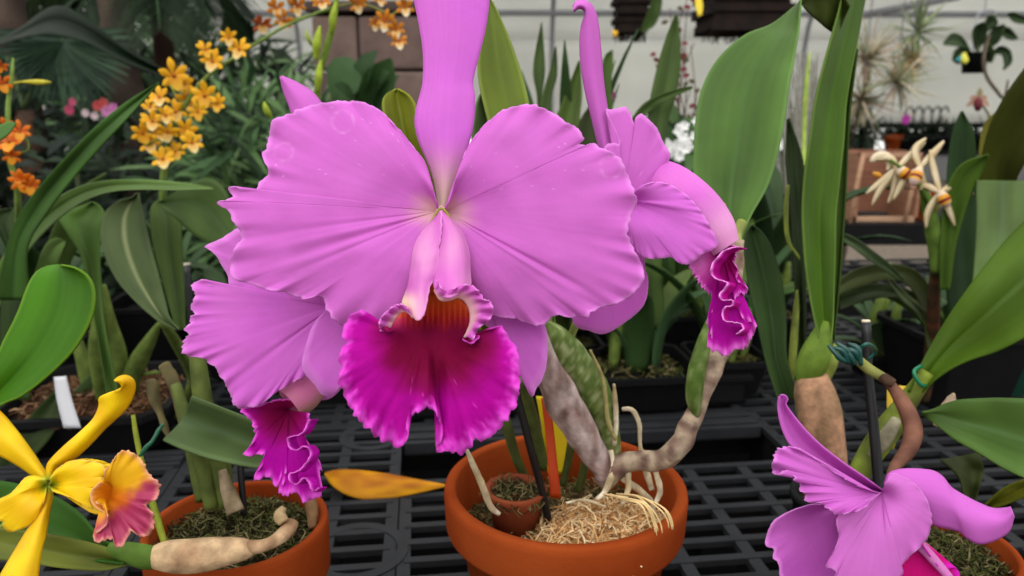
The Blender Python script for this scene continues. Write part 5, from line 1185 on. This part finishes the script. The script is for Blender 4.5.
# brown block pier
pr = thing('block_pier', 'brown fibre-covered block pier behind the spray, left of the tall sepal', 'pier', tuple(Vector((W(383, 60, 4).x, 4.0, 0))))
cx = W(383, 60, 4).x; zt = W(383, 8, 4.0).z
hh = (zt - .06) / 6
for k in range(6):
    for j, (xa, xb) in enumerate(((-.31, -.09), (-.08, .27)) if k % 2 else ((-.31, .02), (.03, .27))):
        b = MB(); b.box((cx + xa, 3.95, hh * k), (cx + xb, 4.4, hh * (k + 1) - .012), col=random.choice(((104, 86, 80), (92, 76, 72), (112, 94, 86))))
        b.build('block', STONE, pr, smooth=False, bevel=.012)
b = MB(); b.box((cx - .34, 3.93, zt - .05), (cx + .30, 4.42, zt), col=(80, 68, 64)); b.build('capstone', STONE, pr, smooth=False, bevel=.01)
shrub('broad_leaved_plant', 'broad-leaved dark green plant at the foot of the brown blocks', -.66, 3.4, 1.24, .20, .14, .24, 60, .24, .13, [(52, 78, 40), (44, 66, 36)], 8, cat='plant')
# brown trunks behind the fan palm
for k, (px_, lab) in enumerate(((132, 'brown bare trunk right of the fan palm leaf'), (30, 'brown bare trunk behind the left-edge spray'))):
    x = W(px_, 100, 3.6).x; b = MB()
    b.tube([(x, 3.6, 0, .09), (x + .03, 3.6, .9, .08), (x + .02, 3.6, 2.0, .07)], sides=16, n=30, col=lambda u, kk, q: mixc((88, 74, 64), (58, 48, 42), .5 + noise.noise(q * 9)), wob=.3, freq=8)
    tag(b.build('tree_trunk', BARK), lab, 'tree trunk')
# pink blooms far left
t = thing('flowering_plant', 'cluster of small pink and red blooms far back at left, below the fan palm', 'flowering plant', (W(95, 110, 2.9).x, 2.8, 0))
C0 = Vector(t.location)
random.seed(5)
b = MB()
for k in range(60): b.blade((C0.x + random.gauss(0, .13), 2.8 + random.gauss(0, .06), random.uniform(.3, 1.0)), Vector((random.gauss(0, 1), random.gauss(0, 1), random.random())), Vector((0, -.5, 1)), .11, .05, curl=.5, col=random.choice(DK), n=5)
b.tube([(C0.x, 2.8, 0, .015), (C0.x, 2.8, .95, .008)], sides=6, n=5, col=(70, 80, 50))
b.build('foliage', LEAF, t)
for (px_, py_, c, r) in ((70, 110, (190, 80, 110), 5), (73, 102, (196, 90, 120), 4), (86, 113, (220, 196, 200), 4), (95, 116, (224, 200, 206), 4), (98, 106, (196, 84, 84), 5), (104, 103, (200, 90, 90), 5), (108, 112, (214, 140, 190), 6), (114, 108, (210, 130, 186), 5)):
    b = MB(); o = W(px_, py_, 2.68)
    for q in range(7):
        a = q * .9; b.blade(o, Vector((math.cos(a), -.4, math.sin(a))), Vector((0, -1, .2)), r * .0040, r * .0030, curl=.5, col=c, n=4)
    b.build('bloom', PETAL, t)

# ================================================================ hanging things
def basket(name, label, px0, px1, ybot, d, H, seed, slat=True):
    random.seed(seed)
    c0 = W((px0 + px1) / 2, ybot, d); wd = (px1 - px0) / F * d
    t = thing(name, label, 'hanging basket', tuple(c0))
    b = MB(); n = 6; R = wd / 2
    for k in range(n):
        z = c0.z + H * k / (n - 1)
        r = R * (.86 + .14 * k / (n - 1))
        s_ = H / n * .36
        for sg in (-1, 1):
            b.box((c0.x - r, c0.y + sg * r - .008, z - s_), (c0.x + r, c0.y + sg * r + .008, z + s_)) if k % 2 == 0 else b.box((c0.x + sg * r - .008, c0.y - r, z - s_), (c0.x + sg * r + .008, c0.y + r, z + s_))
            if k % 2 == 0: b.box((c0.x + sg * (r - .012) - .008, c0.y - r, z - s_ * .5), (c0.x + sg * (r - .012) + .008, c0.y + r, z + s_))
            else: b.box((c0.x - r, c0.y + sg * (r - .006) - .008, z - s_ * .5), (c0.x + r, c0.y + sg * (r - .006) + .008, z + s_))
    b.box((c0.x - R * .84, c0.y - R * .84, c0.z - .004), (c0.x + R * .84, c0.y + R * .84, c0.z + H * .8))
    b.build('basket', mat_col('dark_basket', rough=.9, spec=.1, color=(44, 34, 30), color2=(28, 24, 22), noise_scale=30, noise_amt=.3), t, smooth=False)
    b = MB()
    for k in range(140):
        x = c0.x + random.uniform(-R, R) * .85; y = c0.y + random.uniform(-R, R) * .8
        b.tube([(x, y, c0.z + .01, .0018), (x + random.gauss(0, .01), y, c0.z - random.uniform(.005, .04), .0015)], sides=4, n=3, col=(50, 40, 32))
    o_ = b.build('root_fringe', FIBRE, t); o_['kind'] = 'stuff'
    b = MB(); top = Vector((c0.x, c0.y, c0.z + H + .5))
    for sx_ in (-1, 1):
        for sy_ in (-1, 1):
            b.tube([(c0.x + sx_ * R * .95, c0.y + sy_ * R * .95, c0.z + H, .002), tuple(top) + (.002,)], sides=5, n=2)
    b.tube([tuple(top) + (.003,), (c0.x, c0.y, 4.3, .003)], sides=5, n=2)
    b.build('hanger_wire', METAL, t)
    for k in range(10):
        world_leaf(t, (c0.x + random.uniform(-.5, .5) * R, c0.y + random.uniform(-.5, .5) * R, c0.z + H), random.uniform(0, 6.28), random.uniform(.2, 1.3), wd * .9, wd * .2, random.choice(MD), n=8, m=3)
    return t
t = basket('hanging_basket', 'small dark hanging basket at the top, with a yellow tag under it', 613, 647, 31, 2.6, .15, 1)
b = MB(); b.loft([C([(612, 30), (613, 36)], 2.5), C([(618, 31), (617, 37)], 2.5)], n=3, m=3, col=lambda *a: (224, 170, 40)); b.build('tag', PLAIN, t, thick=.002)
leafpart(t, [(640, 32), (645, 18), (652, 0), (655, -15)], [(642, 33), (655, 25), (662, 5), (660, -15)], (2.45, 2.4), (2.45, 2.4), (84, 112, 60), n=24, seed=120)
t = basket('hanging_basket', 'large dark slatted hanging basket at the top, above the broad leaf', 697, 783, 29, 2.2, .22, 2)
b = MB(); b.loft([C([(693, -10), (695, 5), (698, 17)], 2.05), C([(700, -10), (703, 5), (702, 15)], 2.05)], n=10, m=4, col=lambda *a: (222, 196, 50)); b.build('tag', PLAIN, t, thick=.002)
# wandering twiggy plant with red buds
random.seed(9)
t = thing('twiggy_orchid', 'twiggy plant with tiny dark red buds left of the broad leaf', 'plant', tuple(on_plane(690, 290, BENCH - .05)))
DS[0] = .72
b = MB(); TW = []
for k in range(16):
    x = 672 + random.uniform(-8, 22); pts = [(690 + random.uniform(-6, 6), 330, 2.6, 1.4)]
    ytop = random.uniform(-10, 120)
    for q in range(1, 6): pts.append((x + random.gauss(0, 7), 330 + (ytop - 330) * q / 5, 2.6 + random.gauss(0, .05), 1.2 - .15 * q))
    b.ptube(pts, sides=5, n=24, col=(86, 66, 58)); TW += pts[1:]
b.build('twigs', STEM, t)
b = MB()
for k in range(130):
    p = random.choice(TW); o = W(p[0] + random.gauss(0, 6), p[1] + random.gauss(0, 14), 2.6)
    b.blade(o, Vector((random.gauss(0, 1), random.gauss(0, .5), random.gauss(0, 1))), Vector((0, -1, .2)), .018, .012, col=random.choice(((120, 44, 54), (90, 50, 48), (90, 84, 60))), n=4)
o_ = b.build('buds', PETAL, t); o_['kind'] = 'stuff'
square_pot(t, t.location.x, t.location.y, BENCH - .05, .10, .06); DS[0] = .78
# white flower cluster
t = thing('white_flowers', 'cluster of small white flowers low beside the broad leaf', 'flowering plant', tuple(on_plane(660, 288, BENCH - .05)))
square_pot(t, t.location.x, t.location.y, BENCH - .05, .10, .06)
b = MB()
for k in range(120):
    o = W(684 + random.gauss(0, 12), random.uniform(120, 290), 2.3); b.blade(o, Vector((random.gauss(0, 1), random.gauss(0, .4), random.gauss(0, 1))), Vector((0, -1, .4)), .07, .03, col=random.choice(MD), n=5)
b.build('foliage', LEAF, t)
for k in range(22):
    o = W(679 + random.gauss(0, 8), 145 + random.gauss(0, 9), 2.2 + random.uniform(-.05, .05)); b = MB()
    for q in range(5):
        a = q * 1.257 + k; b.blade(o, Vector((math.cos(a), -.3, math.sin(a))), Vector((0, -1, .2)), .013, .011, col=(236, 236, 232), n=4)
    b.build('bloom', PLAIN, t)
DS[0] = 1.0
b = MB()
for q in range(9):
    a = q * .7; b.blade(W(610, 97, 1.7), Vector((math.cos(a), -.4, math.sin(a) * 1.2)), Vector((0, -1, .2)), .016, .012, col=(168, 66, 140), n=5)
b.ptube([(610, 99, 1.7, 1), (600, 160, 1.5, 1.4), (590, 300, 1.27, 1.6), (590, 350, 1.25, 1.6)], sides=6, n=12, col=(100, 110, 60))
tag(b.build('small_pink_flower', PETAL), 'tiny magenta flower right of the tall side sepal', 'flower')

# hanging pot with rounded leaves and a slipper-like flower
d_ = 3.0
hp = thing('hanging_pot', 'small black hanging pot with rounded leaves against the white wall, upper right', 'hanging pot', tuple(W(973, 73, d_)))
c0 = W(973, 73, d_); rr_ = 12 / F * d_
b = MB(); b.lathe([(rr_ * .85, 0), (rr_, .075), (rr_ * 1.06, .078), (rr_ * .9, .078), (.0001, .06)], tuple(c0), seg=28); b.build('pot', BLKP, hp)
def hleaf(L_, R_, col=(70, 92, 66), sd_=0): leafpart(hp, L_, R_, (d_, d_ - .05), (d_, d_ - .07), col, fold=.02, n=20, m=7, seed=sd_, thick=.003)
hleaf([(970, 50), (962, 36), (952, 33), (944, 42)], [(971, 52), (964, 48), (955, 46), (943, 45)], sd_=1)
hleaf([(970, 48), (962, 47), (955, 50), (952, 60)], [(970, 54), (965, 62), (958, 64), (953, 61)], col=(58, 82, 50), sd_=2)
hleaf([(975, 50), (972, 35), (975, 26), (984, 22)], [(978, 50), (984, 42), (987, 32), (985, 22)], sd_=3)
hleaf([(982, 52), (986, 38), (994, 28), (1004, 24)], [(984, 54), (994, 46), (1000, 40), (1006, 26)], sd_=4)
hleaf([(984, 54), (984, 44), (990, 44), (995, 52)], [(984, 56), (988, 62), (992, 62), (995, 54)], col=(84, 106, 66), sd_=5)
hleaf([(990, 54), (1000, 46), (1010, 50), (1012, 62), (1004, 70)], [(990, 56), (1000, 54), (1003, 58), (1004, 64), (1003, 70)], col=(62, 84, 60), sd_=6)
hleaf([(1000, 30), (1004, 28), (1010, 28), (1018, 38)], [(1000, 32), (1006, 38), (1012, 40), (1018, 39)], sd_=7)
hleaf([(1007, 14), (1014, 12), (1024, 16), (1040, 22)], [(1008, 16), (1014, 22), (1024, 24), (1040, 23)], sd_=8)
hleaf([(982, 30), (988, 16), (994, 16), (998, 22)], [(984, 34), (990, 30), (995, 27), (998, 23)], sd_=9)
b = MB(); b.ptube([(975, 58, d_, 1.5), (982, 40, d_, 1.5), (988, 28, d_, 1.5), (998, 12, d_, 1)], sides=6, n=14, col=(90, 96, 70)); b.build('stem', STEM, hp)
b = MB(); b.ptube([(990, 35, d_ - .06, 1), (984, 55, d_ - .08, 1.8), (986, 75, d_ - .08, 1.8), (996, 90, d_ - .08, 1.8), (1004, 98, d_ - .08, 1.5), (1008, 80, d_ - .08, 1)], sides=7, n=24, col=(84, 74, 60)); b.build('stem', STEM, hp)
b = MB(); b.ptube([(973, 51, d_, .8), (976, 20, d_, .8), (985, 10, d_, .8), (996, 12, d_, .8), (994, 18, d_, .8)], sides=5, n=20); b.tube([tuple(W(985, 10, d_)) + (.002,), (W(985, 10, d_).x, c0.y + .3, 4.2, .002)], sides=5, n=2); b.build('hanger_wire', METAL, hp)
b = MB(); b.loft([C([(960, 56), (965, 52), (969, 60)], d_ - .07), C([(955, 60), (960, 62), (966, 64)], d_ - .07)], n=8, m=3, col=lambda u, v, x, y: (200, 196, 70) if x > 961 else (60, 150, 160)); b.build('tag', PLAIN, hp, thick=.002)
sl = thing('slipper_orchid', 'dull pink slipper orchid flower in front of the white wall, under the hanging pot', 'orchid', tuple(W(978, 100, 2.2)))
for a, L, c in ((90, 10, (150, 140, 100)), (215, 14, (186, 150, 130)), (-35, 14, (186, 150, 130)), (180, 9, (180, 140, 120)), (0, 9, (180, 140, 120))):
    b = MB(); a = math.radians(a); b.blade(W(978, 98, 2.2), Vector((math.cos(a), -.2, math.sin(a))), Vector((0, -1, .1)), L / F * 2.2, 6 / F * 2.2, curl=.3, col=c, n=8, m=5); b.build('petal', PETAL, sl)
b = MB(); b.ptube([(978, 99, 2.19, 2), (978, 102, 2.16, 4), (978, 107, 2.16, 3.6), (978, 110, 2.18, 1.6)], sides=12, n=12, col=(110, 50, 56)); b.build('pouch', PETAL, sl)
b = MB(); b.ptube([(978, 98, 2.22, 1), (990, 120, 2.2, 1.2), (995, 200, 1.8, 1.4), (1000, 300, 1.4, 1.6), (1000, 349, 1.25, 1.6)], sides=6, n=20, col=(90, 90, 60)); b.build('stem', STEM, sl)

# air plants: spiky rosettes hung in a column
random.seed(31)
def spiky(label, cx, cy, d, rpx, n, cols, up=.0):
    o = W(cx, cy, d); t = thing('air_plant', label, 'air plant', tuple(o), 'spiky air plants on a line')
    b = MB(); k = d / F
    for i in range(n):
        v = Vector((random.gauss(0, 1), random.gauss(0, .8), random.gauss(0, 1) + up)).normalized()
        b.blade(o, v, Vector((0, -.5, 1)), rpx * k * random.uniform(.6, 1.2), 3.0 * k, curl=random.uniform(-.4, .6), cup=.3, col=random.choice(cols), n=6, m=3, shape=.25)
    b.build('rosette', DULL, t)
    b = MB(); b.tube([tuple(o) + (.003,), (o.x, o.y, 4.4, .003)], sides=5, n=2); b.build('hanging_line', METAL, t)
TC = [(140, 146, 112), (166, 156, 128), (120, 126, 92), (176, 160, 140)]
spiky('green spiky air plant, topmost of the hanging column at right', 917, 33, 4.0, 42, 46, [(116, 132, 92), (140, 148, 112), (96, 112, 76)], .6)
spiky('tan dried air plant second from the top of the column', 911, 58, 4.0, 30, 70, TC + [(186, 160, 110)], -.6)
spiky('wide spiky air plant in the middle of the column, leaves radiating', 896, 82, 3.9, 42, 60, TC, -.1)
spiky('grey air plant hanging beside the tall green leaf, upper of two', 866, 60, 4.0, 44, 60, TC + [(150, 120, 96)], .4)
spiky('grey-brown tangled air plant beside the tall green leaf, lower of two', 862, 100, 4.0, 40, 80, TC + [(130, 100, 84)], -.3)
t = thing('spiky_plant', 'dark spiky tufted plant under the air plants, left of the crate', 'plant', (W(846, 140, 4.2).x, 4.3, 0))
b = MB()
for i in range(110):
    b.blade(W(862 + random.gauss(0, 4), 135, 4.2), Vector((random.gauss(0, 1), random.gauss(0, .6), random.gauss(-.3, .8))), Vector((0, -.5, 1)), .2 * random.uniform(.6, 1.2), .02, curl=.6, col=random.choice(DK + [(90, 90, 74)]), n=6, shape=.3)
b.build('foliage', LEAF, t)
b = MB(); b.tube([(t.location.x, 4.3, 0, .05), (t.location.x, 4.2, .5, .04), tuple(W(852, 138, 4.2)) + (.03,)], sides=9, n=8, col=(70, 60, 50)); b.build('trunk', BARK, t)
# grey grassy plumes between the two big leaves
t = thing('grass_clump', 'grey wispy grass plumes seen between the broad leaf and the long one', 'grass clump', (W(815, 200, 3.2).x, 3.3, 0))
b = MB()
for i in range(150):
    x0 = 805 + random.gauss(0, 12); b.ptube([(812 + random.gauss(0, 4), 300, 3.2, .9), (x0, 190, 3.2, .9), (x0 + random.gauss(0, 10), random.uniform(50, 110), 3.2, .4)], sides=4, n=7, col=random.choice(((130, 126, 120), (110, 108, 96), (150, 146, 138), (90, 92, 76))))
b.tube([(t.location.x, 3.3, 0, .05), tuple(W(812, 298, 3.2)) + (.04,)], sides=8, n=3, col=(80, 80, 60))
b.build('blades', DULL, t)
b = MB(); b.ptube([(803, 350, 1.24, 2.4), (803, 300, 1.3, 2.4), (804, 150, 1.4, 2.2), (806, 90, 1.4, 2.4), (810, 52, 1.4, 1)], sides=8, n=30, col=(140, 160, 70))
tag(b.build('green_spike', STEM), 'thin pale green flower spike between the broad leaf and the long leaf', 'flower spike')

# ================================================================ far right bench: crate, pots, silhouettes
d_ = 2.62
def PX(px_, y_): return (px_ - 512) / F * d_
ct = thing('wooden_crate', 'brown wooden crate tipped on its side on the far bench', 'crate', (1.35, 2.65, .75))
z0 = .75; x0, x1 = PX(853, 0), PX(917, 0); zt = W(880, 152, d_).z; y0_, y1_ = 2.60, 2.80
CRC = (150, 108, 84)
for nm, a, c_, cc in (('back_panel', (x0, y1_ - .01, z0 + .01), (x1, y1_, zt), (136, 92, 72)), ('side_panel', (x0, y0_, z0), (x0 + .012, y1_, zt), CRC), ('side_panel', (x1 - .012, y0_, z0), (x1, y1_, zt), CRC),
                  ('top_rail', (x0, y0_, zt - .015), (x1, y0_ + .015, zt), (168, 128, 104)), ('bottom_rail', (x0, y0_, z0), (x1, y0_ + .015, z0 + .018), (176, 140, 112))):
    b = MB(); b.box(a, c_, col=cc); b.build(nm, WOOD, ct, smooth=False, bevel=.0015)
b = MB(); b.tube([(PX(900, 0), 2.57, z0, .008), (PX(905, 0), 2.58, (z0 + zt) / 2, .008), (PX(912, 0), 2.59, zt - .03, .008)], sides=4, n=3, col=(170, 132, 104)); b.build('prop_stick', WOOD, ct)
b = MB(); b.tube([(PX(846, 0), 2.57, z0, .008), (PX(850, 0), 2.58, (z0 + zt) / 2, .008), (PX(855, 0), 2.59, zt, .008)], sides=4, n=3, col=(170, 132, 104)); b.build('prop_stick', WOOD, ct)
cp = thing('clay_pot', 'terracotta pot on the far bench to the right of the crate', 'pot', (PX(932, 0), 2.66, .75))
clay_pot(cp, Vector((PX(932, 0), 2.66, .75)), .055, .11)
# shelf across the vent gap, with potted silhouettes
t = thing('wall_shelf', 'dark shelf along the vent gap at the foot of the white wall', 'shelf', (3.5, 9.5, 0))
b = MB(); b.box((1.8, 9.3, .56), (8, 9.7, .60)); b.build('board', BLKP, t, smooth=False)
b = MB(); b.box((1.8, 9.66, .86), (8, 9.72, .93)); b.build('rail', BLKP, t, smooth=False)
for x in (1.9, 4.2, 6.6, 7.9):
    b = MB(); b.box((x - .04, 9.62, 0), (x + .04, 9.7, .93)); b.build('post', BLKP, t, smooth=False)
random.seed(77)
labs = ['potted plant on the back shelf just right of the air plants, in a clay pot', 'slim dark seedling on the back shelf above the crate', 'bushy dark plant on the back shelf behind the cream flowers', 'upright dark plant on the back shelf, right of the cream flowers', 'spreading dark plant on the back shelf left of the pointed leaf', 'dark plant on the back shelf right of the pointed leaf', 'last dark plant on the back shelf toward the right edge']
for k, px_ in enumerate((886, 899, 914, 926, 938, 975, 1005)):
    x = (px_ - 512) / F * 9.5
    t = thing('shelf_plant', labs[k], 'potted plant', (x, 9.5, .60), 'plants on the back shelf')
    clay_pot(t, Vector((x, 9.5, .60)), .12, .2, mat=TERRA if k == 0 else BLKP)
    b = MB()
    for q in range(80): b.blade((x + random.gauss(0, .09), 9.5, .72), Vector((random.gauss(0, .9), random.gauss(0, .4), random.uniform(.1, 1))), Vector((0, -.5, 1)), random.uniform(.1, .36), .035, curl=random.uniform(-.2, .9), col=random.choice(DK), n=5)
    if k == 0:
        for q in range(6): b.blade((x + .1, 9.45, .98), Vector((math.cos(q), -.3, math.sin(q))), Vector((0, -1, .2)), .07, .05, col=(190, 60, 170), n=4)
        b.tube([(x, 9.5, .7, .008), (x + .1, 9.47, .97, .006)], sides=5, n=3, col=(60, 80, 40))
    b.build('foliage', LEAF, t)
for k, px_ in enumerate((903, 912, 921, 930, 938)):
    x = (px_ - 512) / F * 9.5; b = MB()
    b.tube([(x, 9.69, .91, .012), (x, 9.69, 1.06, .012), (x + .06, 9.69, 1.13, .012), (x + .1, 9.69, 1.06, .012)], sides=6, n=14, col=(40, 40, 42))
    tag(b.build('wire_hook', BLACK), 'dark wire hook standing up from the back shelf rail', 'hook', 'wire hooks on the back rail')
